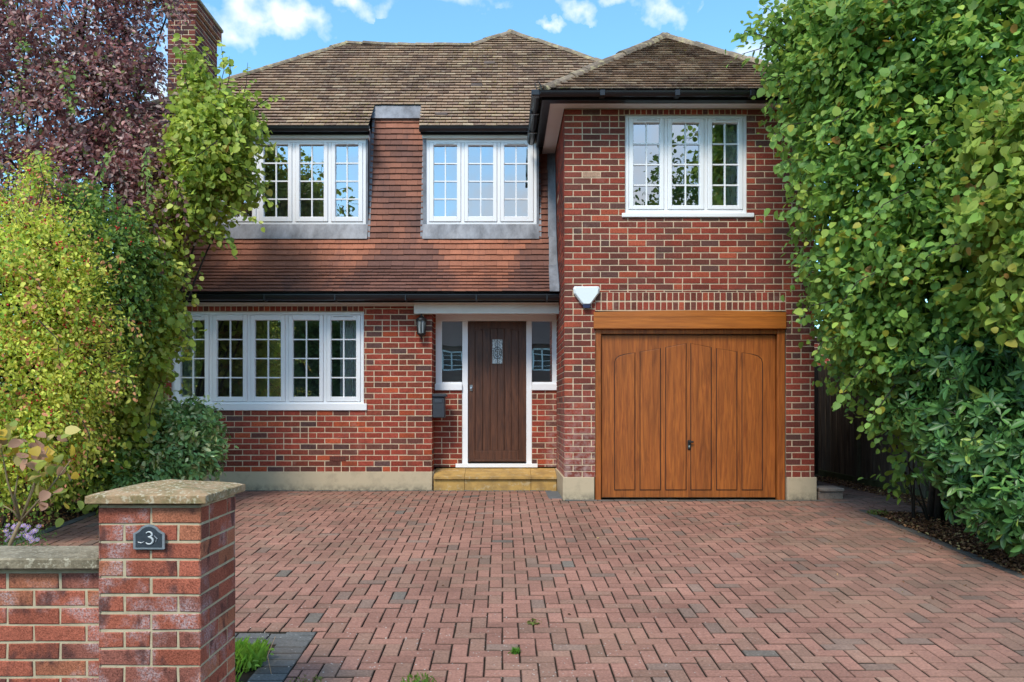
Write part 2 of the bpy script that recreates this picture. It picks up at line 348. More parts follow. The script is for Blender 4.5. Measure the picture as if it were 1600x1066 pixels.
# ------------------------------------------------------------------ masonry
def brick_col(kind, u=0, z=0):
    r = random.random()
    if kind == 'bay':
        if r < .20: c = (.150, .052, .040)
        elif r < .26: c = (.115, .055, .046)
        elif r < .48: c = (.19, .052, .038)
        elif r < .90: c = (.255, .054, .036)
        else: c = (.33, .075, .042)
    elif kind == 'main':
        if r < .10: c = (.135, .052, .040)
        elif r < .15: c = (.105, .055, .05)
        elif r < .32: c = (.21, .052, .034)
        elif r < .9: c = (.275, .055, .036)
        else: c = (.37, .075, .035)
    elif kind == 'chim': c = (.17, .05, .036) if r < .7 else (.09, .04, .035)
    else:
        if r < .25: c = (.30, .110, .080)
        elif r < .9: c = (.40, .120, .074)
        else: c = (.46, .17, .095)
    k = random.uniform(.85, 1.15); return tuple(x*k for x in c)
def brick_face(mb, O, U, Nn, u0, u1, z0, z1, openings=(), kind='bay', gauge=.0781, bl=.228, jt=.0125, zref=0.0, uref=0.0, rec=.005, jit=.0014, mats=(0, 1), soldiers=()):
    """one wall face: real bricks on a mortar bed. O origin, U along, Nn outward normal (unit tuples)"""
    O = np.array(O, float); U = np.array(U, float); Nn = np.array(Nn, float); Z = np.array((0, 0, 1.))
    flip = np.dot(np.cross(U, Z), Nn) < 0
    def pt(u, z, n): return O+U*u+Z*z+Nn*n
    def brick(a, b, c, d, col):
        if b-a < .012 or d-c < .012: return
        j = lambda: random.uniform(-jit, jit)
        n = random.uniform(-.0012, .0015); e = .003
        q = [(a+j(), c+j()), (b+j(), c+j()), (b+j(), d+j()), (a+j(), d+j())]
        vs = [pt(u, z, n-e) for u, z in q]
        q2 = [(q[0][0]+e, q[0][1]+e), (q[1][0]-e, q[1][1]+e), (q[2][0]-e, q[2][1]-e), (q[3][0]+e, q[3][1]-e)]
        vs += [pt(u, z, n) for u, z in q2]; vs += [pt(u, z, -rec-.004) for u, z in q]
        fs = [(4, 5, 6, 7)]+[(i, (i+1) % 4, 4+(i+1) % 4, 4+i) for i in range(4)]+[(8+i, 8+(i+1) % 4, (i+1) % 4, i) for i in range(4)]
        if flip: fs = [f[::-1] for f in fs]
        mb.add(vs, fs, mats[0], col)
    ops = list(openings)+[s[:4] for s in soldiers]
    # mortar bed: grid cut by openings
    us = sorted({u0, u1, *[x for o in openings for x in o[:2] if u0 < x < u1]}); zs = sorted({z0, z1, *[x for o in openings for x in o[2:4] if z0 < x < z1]})
    for i in range(len(us)-1):
        for k in range(len(zs)-1):
            cu, cz = (us[i]+us[i+1])/2, (zs[k]+zs[k+1])/2
            if any(o[0] < cu < o[1] and o[2] < cz < o[3] for o in openings): continue
            v = [pt(us[i], zs[k], -rec), pt(us[i+1], zs[k], -rec), pt(us[i+1], zs[k+1], -rec), pt(us[i], zs[k+1], -rec)]
            mb.add(v, ((0, 1, 2, 3) if not flip else (3, 2, 1, 0),), mats[1])
    k0 = math.floor((z0-zref)/gauge); k = k0
    while zref+k*gauge < z1:
        za = zref+k*gauge; zb = za+gauge-jt
        off = uref+(bl/2 if k % 2 else 0)+(0 if random.random() < .8 else 0)
        i = math.floor((u0-off)/bl)
        while off+i*bl < u1:
            a, b = off+i*bl, off+(i+1)*bl-jt
            pieces = [(a, b)]
            if random.random() < .10: mid = (a+b)/2; pieces = [(a, mid-jt/2), (mid+jt/2, b)]
            for a1, b1 in pieces:
                segs = [(max(a1, u0), min(b1, u1), max(za, z0), min(zb, z1))]
                for o in ops:
                    new = []
                    for (p, q, r, s) in segs:
                        if q <= o[0] or p >= o[1] or s <= o[2] or r >= o[3]: new.append((p, q, r, s)); continue
                        if p < o[0]: new.append((p, o[0]-.002, r, s))
                        if q > o[1]: new.append((o[1]+.002, q, r, s))
                        pp, qq = max(p, o[0]), min(q, o[1])
                        if r < o[2]: new.append((pp, qq, r, o[2]-.002))
                        if s > o[3]: new.append((pp, qq, o[3]+.002, s))
                    segs = new
                col = brick_col(kind)
                if kind == 'bay' and O[1] > 9.9 and abs((a1+b1)/2-PX(928, DG)) < .17 and abs(za+.03-PZ(274, DG)) < .06: col = (.46, .29, .20)
                for sg in segs: brick(*sg, col)
            i += 1
        k += 1
    for (a, b, c, d, w) in soldiers:
        n = max(1, round((b-a)/w)); w = (b-a)/n
        for i in range(n): brick(a+i*w+jt/2, a+(i+1)*w-jt/2, c+jt/2, d-jt/2, brick_col(kind))

house = thing('brick_house', 'red brick house with brown tiled roof, white casement windows and built in oak garage door', 'house', (0, 11.1, 0))

D1, DD, DG, DW = 11.1, 11.47, 10.0, 11.55       # main wall, door wall, garage front, upper window plane
HL = -5.4; XP = -.977; XB = .776; XR = 3.9       # house left, porch left, bay left, bay right
# ground-floor main wall
gw = (PX(268, D1), PX(568.7, D1), PZ(641.5, D1), PZ(487, D1))
mb = MB()
zt = PZ(470, D1)
brick_face(mb, (0, D1, 0), (1, 0, 0), (0, -1, 0), HL, XP, .254, zt, [gw], 'main', zref=.254, uref=XP,
           soldiers=[(gw[0]-.1, gw[1], gw[3], zt, .076)])
brick_face(mb, (XP, D1, 0), (0, 1, 0), (1, 0, 0), 0.001, DD-D1, .254, zt, [], 'main', zref=.254)
brick_face(mb, (0, DD, 0), (1, 0, 0), (0, -1, 0), XP, XB, .29, zt+.1, [(PX(680.8, DD), PX(871.7, DD), PZ(609, DD), 9), (PX(722, DD), PX(831, DD), .2, 9)], 'main', zref=.254, uref=XP)
brick_face(mb, (HL, D1, 0), (0, 1, 0), (-1, 0, 0), 0, 6.5, .0, 5.1, [], 'main', zref=.254)
mb.build('wall', [BRICK, MORTAR], house)
# bay walls
bw = (PX(976.7, DG), PX(1166.5, DG), PZ(341, DG), PZ(179.5, DG)); go = (PX(930, DG), PX(1228, DG), -.1, PZ(486, DG))
ZS = 4.88
mb = MB()
brick_face(mb, (0, DG, 0), (1, 0, 0), (0, -1, 0), XB, XR, .275, ZS, [bw, go], 'bay', zref=.275, uref=XB,
           soldiers=[(PX(975, DG), PX(1168, DG), bw[3], ZS-.005, .07), (go[0], go[1], PZ(485, DG), PZ(471.5, DG), .0745), (go[0], go[1], PZ(470.5, DG), PZ(456.5, DG), .0745)])
brick_face(mb, (XB, DG, 0), (0, 1, 0), (-1, 0, 0), 0.001, 2.3, .275, ZS, [], 'bay', zref=.275, uref=.1)
brick_face(mb, (XR, DG, 0), (0, 1, 0), (1, 0, 0), 0.001, 7.5, .275, ZS, [], 'bay', zref=.275, uref=.1)
mb.build('garage_wall', [BRICK, MORTAR], house)
# plinths
pl = MB(); pr = .022
pl.box(HL-pr, XP+.005, D1-pr, D1+.05, -.02, .254, bev=.004)
pl.box(XP-.03, XP+pr, D1-.0+.051, DD+.0, -.02, .254)
pl.box(XB-pr, go[0]-.012, DG-pr, DG+.06, -.04, .275, bev=.005)
pl.box(XB-pr, XB+.04, DG+.061, DD, -.04, .275)
pl.box(go[1]+.012, XR+pr, DG-pr, DG+.06, -.04, .275, bev=.005)
pl.box(XR-.04, XR+pr, DG+.061, DG+7.5, -.04, .275)
pl.build('plinth', RENDER, house)
# hidden body so that light cannot pass through the house
bd = MB()
bd.box(HL+.03, XB-.06, 12.75, 17.5, 0, 5.3); bd.box(XB+.06, XR-.03, 12.2, 17.5, 0, 4.86)
bd.build('inner_wall', PLASTER, house)
ab = MB(); ax0, ax1, az0, az1 = PX(515, D1), PX(540.5, D1), PZ(720.6, D1), PZ(712.8, D1)
ab.box(ax0, ax1, D1-.004, D1+.01, az0, az1, 0)
for i in range(9):
    for k in range(3): ab.box(ax0+.012+i*.024, ax0+.026+i*.024, D1-.0055, D1-.003, az0+.008+k*.02, az0+.018+k*.02, 1)
ab.build('air_brick', [simple('air_brick_clay', (.16, .045, .03), .8, .2), BLACKM], house)

# ------------------------------------------------------------------ windows
def make_window(d, x0, x1, yt, yb, lights, gy0, gy1, vents=(), sill=None, room=1.6, curtains=(), parent=house, label=None, rows=4, mat=GLASS, rm=.3):
    X0, X1, Z0, Z1 = PX(x0, d), PX(x1, d), PZ(yb, d), PZ(yt, d)
    f0 = MB(); fw = .045; dy0, dy1 = d+.0, d+.07
    # outer frame butted pieces
    f0.box(X0, X0+fw, dy0, dy1, Z0, Z1, bev=.004); f0.box(X1-fw, X1, dy0, dy1, Z0, Z1, bev=.004)
    f0.box(X0+fw, X1-fw, dy0, dy1, Z1-fw, Z1, bev=.004); f0.box(X0+fw, X1-fw, dy0, dy1, Z0, Z0+fw, bev=.004)
    GZ0, GZ1 = PZ(gy1, d), PZ(gy0, d)
    sashes = [(PX(a, d), PX(b, d)) for a, b in lights]
    mull = [(sashes[i][1]+sashes[i+1][0])/2 for i in range(len(sashes)-1)]
    for m in mull: f0.box(m-.022, m+.022, dy0+.002, dy1, Z0+fw, Z1-fw, bev=.003)
    w = f0.build('window', UPVC, parent)
    if label: w['label'] = label
    edges = [X0+fw]+[e for m in mull for e in (m-.022, m+.022)]+[X1-fw]
    for i, (a, b) in enumerate(sashes):
        A, B = edges[2*i]+.003, edges[2*i+1]-.003; c = MB(); za, zb = Z0+fw+.003, Z1-fw-.003; y0, y1 = d-.012, d+.05
        c.box(A, a, y0, y1, za, zb, bev=.006); c.box(b, B, y0, y1, za, zb, bev=.006)
        c.box(a, b, y0, y1, za, GZ0, bev=.006); c.box(a, b, y0, y1, GZ1, zb, bev=.006)
        bwid = .0085
        c.box((a+b)/2-bwid, (a+b)/2+bwid, d+.012, d+.028, GZ0, GZ1)
        for r in range(1, rows):
            z = GZ0+(GZ1-GZ0)*r/rows
            c.box(a, (a+b)/2-bwid, d+.013, d+.028, z-bwid, z+bwid); c.box((a+b)/2+bwid, b, d+.013, d+.028, z-bwid, z+bwid)
        if i in vents:
            c.box(a+.03, b-.03, y0-.01, y0-.001, zb-.030, zb-.018, 0); c.box(a+.04, b-.04, y0-.012, y0-.0101, zb-.0265, zb-.0225, 1)
        c.build('casement', [UPVC, BLACKM], w)
        g = MB(); tl = random.uniform(-.0035, .0035); tz = random.uniform(-.002, .002)
        g.add([(a, d+.030-tl-tz, GZ0), (b, d+.030+tl-tz, GZ0), (b, d+.030+tl+tz, GZ1), (a, d+.030-tl+tz, GZ1)], ((0, 1, 2, 3),)); g.build('pane', mat, w)
    if sill:
        s = MB(); s.box(PX(sill[0], d), PX(sill[1], d), d-.055, d+.03, PZ(sill[3], d), PZ(sill[2], d)-.002, bev=.006); s.build('sill', UPVC, w)
    for (ca, cb) in curtains:
        cu = MB(); n = 26; A, B = PX(ca, d), PX(cb, d)
        pts = [(A+(B-A)*k/n, d+.16+.02*math.sin(k*1.9)+.012*math.sin(k*4.7)) for k in range(n+1)]
        for k in range(n): cu.quad((pts[k][0], pts[k][1], Z0), (pts[k+1][0], pts[k+1][1], Z0), (pts[k+1][0], pts[k+1][1], Z1), (pts[k][0], pts[k][1], Z1))
        cu.build('curtain', CURT, w, smooth=True)
    # room behind, open to the window
    r = MB(); a, b, y0, y1, z0, z1 = X0-rm, X1+rm, d+.10, d+room, Z0-.35, Z1+.1
    r.quad((a, y1, z0), (b, y1, z0), (b, y1, z1), (a, y1, z1)); r.quad((a, y0, z0), (a, y1, z0), (a, y1, z1), (a, y0, z1)); r.quad((b, y1, z0), (b, y0, z0), (b, y0, z1), (b, y1, z1))
    r.quad((a, y0, z0), (b, y0, z0), (b, y1, z0), (a, y1, z0)); r.quad((a, y0, z1), (a, y1, z1), (b, y1, z1), (b, y0, z1))
    for (p, q, s, t) in ((a, X0, z0, z1), (X1, b, z0, z1), (X0, X1, z0, Z0), (X0, X1, Z1, z1)): r.quad((p, y0, s), (p, y0, t), (q, y0, t), (q, y0, s))
    r.build('room', PLASTER, w)
    return w
make_window(D1+.03, 268, 568.7, 487, 633, [(282, 320), (338.8, 379.6), (398, 439), (457.7, 499), (517, 556.5)], 500.6, 620, vents=(0, 4),
            sill=(262, 574, 630.5, 641.5), room=1.5, curtains=((276, 300), (528, 562)), label='wide five light window on the ground floor with a long white sill')
make_window(DW, 346, 572, 218, 352, [(356, 394), (412, 450), (468, 506), (524, 560)], 226.5, 339, vents=(3,), room=1.1, rm=.005, curtains=((348, 366),),
            label='four light upper window half hidden by the leafy tree')
make_window(DW, 665.5, 838.6, 218, 352, [(677.6, 714), (731.7, 770.5), (788, 824.6)], 227.5, 338.5, vents=(0, 2), room=1.1, rm=.005,
            label='three light upper window above the front door')
make_window(DG+.03, 976.7, 1166.5, 179.5, 333.5, [(989.6, 1030.8), (1050, 1093), (1112.7, 1153.5)], 192.4, 321.2, vents=(0, 2),
            sill=(971, 1176.5, 334, 341), room=1.8, curtains=((1138, 1160),), label='three light window in the brick wall above the garage')

# ------------------------------------------------------------------ front door and porch
ZT = PZ(724, DD)
fr = MB()
fr.box(PX(722.3, DD), PX(731, DD), DD+.005, DD+.09, .28, PZ(501.5, DD), bev=.004)
fr.box(PX(822.5, DD), PX(831, DD), DD+.005, DD+.09, .28, PZ(501.5, DD), bev=.004)
fr.box(PX(680.8, DD), PX(871.7, DD), DD+.003, DD+.09, PZ(501.5, DD), PZ(488, DD), bev=.004)
doorp = fr.build('door_frame', UPVC, house)
t = MB(); t.box(PX(712, DD), PX(840, DD), DD-.03, DD+.02, PZ(730.5, DD), PZ(724.5, DD), bev=.004); t.build('threshold', UPVC, doorp)
for (a, b, gx0, gx1, s0, s1) in ((680.8, 722.3, 690, 721.9, 679.5, 722.2), (831, 871.7, 831.4, 863, 831.1, 873)):
    w = MB(); z0, z1 = PZ(609, DD), PZ(501.5, DD)
    if gx0-a > 3: w.box(PX(a, DD), PX(gx0, DD), DD+.01, DD+.08, z0, z1, bev=.004)
    if b-gx1 > 3: w.box(PX(gx1, DD), PX(b, DD), DD+.01, DD+.08, z0, z1, bev=.004)
    w.box(PX(gx0, DD), PX(gx1, DD), DD+.01, DD+.08, z0, PZ(597, DD), bev=.004)
    w.box(PX(s0, DD), PX(s1, DD), DD-.03, DD+.0095, z0-.01, PZ(600, DD), bev=.005)
    sw = w.build('side_window', UPVC, house)
    g = MB(); g.quad((PX(gx0, DD), DD+.05, PZ(597, DD)), (PX(gx1, DD), DD+.05, PZ(597, DD)), (PX(gx1, DD), DD+.05, z1), (PX(gx0, DD), DD+.05, z1)); g.build('pane', GLASSD, sw)
    r = MB(); xa, xb = PX(gx0, DD)-.01, PX(gx1, DD)+.01
    r.box(xa, xb, DD+.45, DD+.5, z0, z1); r.box(xa-.03, xa, DD+.09, DD+.5, z0, z1); r.box(xb, xb+.03, DD+.09, DD+.5, z0, z1); r.build('hall_panel', DARKG, sw)
# door leaf with planks, arched top rail and bottom rail
dx0, dx1, dz0, dz1 = PX(731.3, DD), PX(822.2, DD), PZ(722.4, DD), PZ(502, DD)
dl = MB(); Yd = DD+.045
gx = [PX(v, DD) for v in (742.3, 754, 766, 777, 788, 799, 810.2)]
gl = (PX(768.6, DD), PX(785.5, DD), PZ(568.4, DD), PZ(529.5, DD))
arch = lambda x: PZ(516.5, DD)+.035*(1-((x-(gx[0]+gx[-1])/2)/((gx[-1]-gx[0])/2))**2)
zb_ = PZ(704.5, DD)
dl.box(dx0, gx[0]-.004, Yd-.012, Yd+.03, dz0, dz1, bev=.003); dl.box(gx[-1]+.004, dx1, Yd-.012, Yd+.03, dz0, dz1, bev=.003)
n = 14; top = [(gx[0]-.004+(gx[-1]-gx[0]+.008)*k/n) for k in range(n+1)]
for k in range(n): dl.prism([(top[k], arch(top[k])), (top[k+1], arch(top[k+1])), (top[k+1], dz1), (top[k], dz1)], Yd-.0118, Yd+.03)
dl.box(gx[0]-.004, gx[-1]+.004, Yd-.016, Yd+.03, dz0, zb_, bev=.006)
dl.box(gx[0]-.01, gx[-1]+.01, Yd+.012, Yd+.028, zb_, dz1-.05, col=(.5, .5, .5))
for a, b in zip(gx[:-1], gx[1:]):
    A, B = a+.0025, b-.0025; zt_ = min(arch(A), arch(B))+.012
    if B < gl[0] or A > gl[1]: dl.box(A, B, Yd-.001, Yd+.0119, zb_, zt_, bev=.003)
    else:
        dl.box(A, B, Yd-.001, Yd+.0119, zb_, gl[2], bev=.003); dl.box(A, B, Yd-.001, Yd+.0119, gl[3], zt_, bev=.003)
        if A < gl[0]: dl.box(A, gl[0], Yd-.001, Yd+.0119, gl[2], gl[3])
        if B > gl[1]: dl.box(gl[1], B, Yd-.001, Yd+.0119, gl[2], gl[3])
door = dl.build('front_door', DARKW, house)
g = MB(); e = .008
for bx in ((gl[0]-e, gl[1]+e, gl[2]-e, gl[2]+.004), (gl[0]-e, gl[1]+e, gl[3]-.004, gl[3]+e), (gl[0]-e, gl[0]+.004, gl[2]+.004, gl[3]-.004), (gl[1]-.004, gl[1]+e, gl[2]+.004, gl[3]-.004)):
    g.box(bx[0], bx[1], Yd-.008, Yd-.0012, bx[2], bx[3])
g.build('glass_beading', DARKW, door)
g = MB(); g.box(gl[0]+.001, gl[1]-.001, Yd+.004, Yd+.010, gl[2]+.001, gl[3]-.001)
g.build('door_glass', FROST, door)
g = MB(); xm, zm = (gl[0]+gl[1])/2, (gl[2]+gl[3])/2
for k, (sc_) in enumerate((.058, .036)):
    ring = [(xm+sc_*math.cos(a)*(1 if k else 1), Yd+.0005, zm-.02+sc_*1.5*math.sin(a)) for a in np.linspace(0, 2*PI, 18)]
    g.tube(ring, .0045, 5)
g.tube([(xm, Yd+.0005, gl[2]+.01), (xm, Yd+.0005, gl[3]-.01)], .004, 5); g.tube([(xm, Yd+.0005, zm+.03), (xm-.03, Yd+.0005, zm+.09), (xm, Yd+.0005, zm+.14), (xm+.03, Yd+.0005, zm+.09), (xm, Yd+.0005, zm+.03)], .0022, 5)
g.build('glass_leading', BLACKM, door)
g = MB(); hx, hz = PX(736, DD), PZ(607, DD)
g.box(hx-.02, hx+.022, Yd-.022, Yd-.0125, hz-.035, hz+.05, bev=.003); g.lathe(hx, Yd-.03, [(.018, hz-.012), (.02, hz), (.018, hz+.012)], 12); g.build('door_handle', CHROME, door)
g = MB(); g.box(dx0+.03, dx1-.03, Yd-.03, Yd-.0165, dz0+.01, dz0+.035, bev=.004); g.build('weather_bar', DARKW, door)
g = MB(); g.box(XP+.005, XB-.005, DD+.12, DD+.5, .28, 2.6); g.build('hall_wall', PLASTER, house)
# porch lintel, ceiling
g = MB(); g.box(PX(647, 11.02), PX(876.5, 11.02)-.0, 10.99, 11.05, PZ(490.5, 11.0), PZ(472, 11.0), bev=.006)
g.box(XP+.01, XB-.005, 11.06, DD+.1, PZ(488, 11.2), PZ(484, 11.2)); g.build('porch_beam', CREAM, house)
# step
zs_ = .262; DS = 11.03
g = MB(); cuts = [XP+.026, PX(725.6, DS), PX(829.7, DS), XB-pr-.004]
for a, b in zip(cuts[:-1], cuts[1:]):
    g.box(a+.002, b-.002, DS+.02, DS+.07, -.02, .155, bev=.004)
    vs = [(a+.002, DS-.012, .158), (b-.002, DS-.012, .158), (b-.002, DS-.012, .188), (a+.002, DS-.012, .188), (a+.002, DD+.0, zs_+.012), (b-.002, DD, zs_+.012), (a+.002, DD, .158), (b-.002, DD, .158)]
    g.add(vs, ((0, 1, 2, 3), (3, 2, 5, 4), (0, 3, 4, 6), (1, 7, 5, 2), (0, 6, 7, 1)))
g.build('doorstep', SANDST, house)

# ------------------------------------------------------------------ garage door
g = MB(); Yg = DG+.10
lz0, lz1 = PZ(513.4, DG-.02), PZ(488, DG-.02); la, lb = PX(927.8, DG-.03), PX(1228.5, DG-.03); n = 16
pts = [(la, lz0), (lb, lz0)]+[(lb+(la-lb)*k/n, lz1+.022*(1-(2*k/n-1)**2)) for k in range(n+1)]
g.prism(pts, DG-.03, DG+.09); g.box(la+.002, lb-.002, DG-.034, DG-.0302, lz0+.145, lz0+.149)
gh = g.build('garage_door_surround', OAKX, house)
g = MB(); zt_ = lz0-.002
for (a, b) in ((930.3, 939.6), (1216, 1227.7)):
    g.box(PX(a, DG), PX(b, DG), DG+.02, DG+.12, -.02, zt_, bev=.005); 
g.box(PX(939.7, DG), PX(1215.9, DG), DG+.03, DG+.12, PZ(521.5, DG), zt_, bev=.004); g.build('garage_door_frame', OAK, house)
ga, gb, gz0, gz1 = PX(940.8, DG), PX(1214.8, DG), .012, PZ(523.2, DG)
sc8 = lambda x, y: (PX(900+x/2.805, DG), PZ(420+y/2.805, DG))
g = MB(); g.box(ga, gb, Yg-.03, Yg+.01, gz0, gz1, bev=.004)
def raised(mbx, poly, y, h, bw_):
    n = len(poly); c = np.mean(poly, axis=0)
    inner = []
    for i in range(n):
        p0, p1, p2 = map(np.array, (poly[i-1], poly[i], poly[(i+1) % n]))
        e1 = (p1-p0)/np.linalg.norm(p1-p0); e2 = (p2-p1)/np.linalg.norm(p2-p1)
        n1 = np.array((-e1[1], e1[0])); n2 = np.array((-e2[1], e2[0])); m = n1+n2; m /= max(.3, np.dot(m, n1)); inner.append(p1+m*bw_)
    vs = [(p[0], y, p[1]) for p in poly]+[(p[0], y-h, p[1]) for p in inner]
    mbx.add(vs, [tuple(range(n, 2*n))]+[(i, (i+1) % n, n+(i+1) % n, n+i) for i in range(n)])
tops = [[(172, 412), (176, 395), (190, 382), (215, 374), (262, 366)], [(285, 362), (375, 347)], [(398, 343), (488, 325)]]
cxm = 498.5
panels = [(172, 262, tops[0]), (285, 375, tops[1]), (398, 488, tops[2])]
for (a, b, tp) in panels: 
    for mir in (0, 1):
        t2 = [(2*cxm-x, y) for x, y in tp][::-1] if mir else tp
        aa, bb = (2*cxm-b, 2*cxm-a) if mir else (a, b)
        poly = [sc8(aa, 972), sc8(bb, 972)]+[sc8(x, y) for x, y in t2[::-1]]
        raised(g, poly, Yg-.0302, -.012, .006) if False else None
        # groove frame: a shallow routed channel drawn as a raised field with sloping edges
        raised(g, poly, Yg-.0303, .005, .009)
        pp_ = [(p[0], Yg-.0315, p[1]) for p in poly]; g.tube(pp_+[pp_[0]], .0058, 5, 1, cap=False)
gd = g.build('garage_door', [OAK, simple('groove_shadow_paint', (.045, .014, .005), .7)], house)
g = MB(); hx, hz = sc8(501, 773); g.box(hx-.022, hx+.022, Yg-.048, Yg-.0305, hz-.06, hz+.06, bev=.008); g.box(hx-.014, hx+.05, Yg-.075, Yg-.062, hz+.025, hz+.05, bev=.005)
g.tube([(hx, Yg-.048, hz+.037), (hx, Yg-.065, hz+.037)], .011, 8); gh2 = g.build('handle', BLACKM, gd)
g = MB(); g.box(hx-.009, hx+.009, Yg-.050, Yg-.0481, hz-.03, hz-.008); g.build('keyhole_plate', CHROME, gd)
g = MB(); g.box(XB+.07, XR-.07, Yg+.013, Yg+.03, 0, 2.6); g.build('garage_inner_wall', PLASTER, house)

# ------------------------------------------------------------------ tiles
def roof_col(x, z):
    k = random.uniform(.82, 1.15); r = random.random()
    c = (.31, .200, .132) if r < .6 else (.21, .132, .095) if r < .86 else (.38, .27, .18)
    return tuple(v*k for v in c)
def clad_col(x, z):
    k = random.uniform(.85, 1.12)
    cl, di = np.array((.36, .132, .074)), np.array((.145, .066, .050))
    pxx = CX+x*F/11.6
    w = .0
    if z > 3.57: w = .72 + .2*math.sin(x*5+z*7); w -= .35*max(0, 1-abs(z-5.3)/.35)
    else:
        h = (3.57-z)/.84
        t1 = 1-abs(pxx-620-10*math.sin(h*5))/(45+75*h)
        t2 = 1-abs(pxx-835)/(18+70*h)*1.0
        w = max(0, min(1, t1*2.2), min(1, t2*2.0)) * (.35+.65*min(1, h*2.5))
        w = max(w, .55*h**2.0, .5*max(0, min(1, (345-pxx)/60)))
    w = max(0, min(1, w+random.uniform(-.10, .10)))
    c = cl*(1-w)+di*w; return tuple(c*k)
def tiles(mb, e0, v, nrm, L, gauge, xlim, colf, tw=.165, th=.013, udir=(1, 0, 0), lift=.004, seed=0, gap=.018, vj=.003):
    e0 = np.array(e0, float); v = np.array(v, float); v /= np.linalg.norm(v); nrm = np.array(nrm, float); nrm /= np.linalg.norm(nrm); U = np.array(udir, float)
    rows = int(round(L/gauge)); gauge = L/rows
    for r in range(rows):
        s = r*gauge; off = (tw/2 if (r+seed) % 2 else 0)
        for (a, b) in xlim(s+gauge*.4):
            i = math.floor((a-off)/tw)
            while off+i*tw < b:
                p, q = max(a, off+i*tw+vj), min(b, off+(i+1)*tw-vj); i += 1
                if q-p < .02: continue
                l0, l1 = gap+random.uniform(0, lift), gap+random.uniform(0, lift); ds = random.uniform(-.003, .003)
                def pt(u, ss, n): return e0+U*u+v*ss+nrm*n
                A, B = pt(p, s+ds, l0+th), pt(q, s+ds, l1+th); A2, B2 = pt(p, s+ds, l0), pt(q, s+ds, l1)
                C_, D_ = pt(q, s+gauge*1.25, .002), pt(p, s+gauge*1.25, .002)
                mb.add([A, B, C_, D_, A2, B2], ((0, 1, 2, 3), (4, 5, 1, 0), (4, 0, 3), (5, 2, 1), (4, 3, 2, 5)), 0, colf(e0[0]+p, pt(p, s, 0)[2]))
def underlay(mb, pts, mat=0): mb.add(pts, (tuple(range(len(pts))),), mat, (.05, .04, .035))
# tile-hung front: profile A-B-C-D
A = np.array((0, 10.86, PZ(457, 10.86))); B = np.array((0, 11.28, PZ(417, 11.28))); Cc = np.array((0, 11.50, PZ(373, 11.50))); Dd = np.array((0, 11.95, PZ(184, 11.95)))
mb = MB()
def seg(p, q, gauge, xl, seed=0):
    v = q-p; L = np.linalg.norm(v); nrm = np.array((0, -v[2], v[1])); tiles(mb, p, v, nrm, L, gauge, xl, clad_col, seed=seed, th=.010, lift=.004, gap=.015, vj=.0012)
    for (a, b) in xl(0): underlay(mb, [p+(a, 0, 0), p+(b, 0, 0), q+(b, 0, 0), q+(a, 0, 0)])
XT1 = XB-.05
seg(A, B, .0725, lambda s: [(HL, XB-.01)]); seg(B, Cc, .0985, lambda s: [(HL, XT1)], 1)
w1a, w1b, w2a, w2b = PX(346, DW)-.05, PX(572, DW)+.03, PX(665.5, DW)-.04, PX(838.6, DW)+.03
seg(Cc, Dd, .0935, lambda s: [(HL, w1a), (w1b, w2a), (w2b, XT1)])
mb.build('tile_cladding', CLAD, house)
# lead: aprons, cheeks, panel cap, flashing against the bay
g = MB()
def dsurf(z):   # depth of the steep tiled face at height z
    return 11.50+(z-Cc[2])/(Dd[2]-Cc[2])*.45
for (a, b) in ((w1a, w1b), (w2a, w2b)):
    n = max(4, int((b-a)/.25))
    for k in range(n):
        xa, xb = a+(b-a)*k/n, a+(b-a)*(k+1)/n; r0, r1 = .006*math.sin(k*2.3), .006*math.sin((k+1)*2.3)
        g.quad((xa, 11.455+r0, Cc[2]-.01), (xb, 11.455+r1, Cc[2]-.01), (xb, 11.525, PZ(351, DW)), (xa, 11.525, PZ(351, DW)))
    for x in (a, b):
        ztop = 5.2
        g.add([(x, DW-.01, Cc[2]), (x, DW-.01, ztop), (x, dsurf(ztop)+.08, ztop), (x, dsurf(Cc[2])+.05, Cc[2])], ((0, 1, 2, 3),))
        xx = x+(-.0 if x == a else 0); g.box(xx-.03 if x == b else xx, xx if x == b else xx+.045, DW-.02, DW+.05, Cc[2]-.0, 5.16)
        s_ = 1 if x == b else -1    # flashing lying on the tiles beside the cheek
        for k in range(10):
            z0, z1 = Cc[2]+(Dd[2]-Cc[2])*k/10, Cc[2]+(Dd[2]-Cc[2])*(k+1)/10
            q = [(x, dsurf(z0)-.022, z0), (x+s_*.035, dsurf(z0)-.024, z0), (x+s_*.035, dsurf(z1)-.024, z1), (x, dsurf(z1)-.022, z1)]
            g.add(q if s_ > 0 else q[::-1], ((0, 1, 2, 3),))
pa, pb = w1b, w2a
cb, ct = PZ(184.5, 11.88), PZ(165, 12.0)
for k in range(6):
    u0_, u1_ = k/6, (k+1)/6; X0_ = lambda u, t: (pa-.01)+(pb-.06+.08*t-pa)*u
    g.quad((X0_(u0_, 0), 11.88+.004*(k % 2), cb), (X0_(u1_, 0), 11.88+.004*((k+1) % 2), cb), (X0_(u1_, 1), 12.0, ct), (X0_(u0_, 1), 12.0, ct))
g.quad((pa-.01, 11.88, cb), (pb-.07, 11.88, cb), (pb-.07, 11.95, cb-.01), (pa-.01, 11.95, cb-.01))
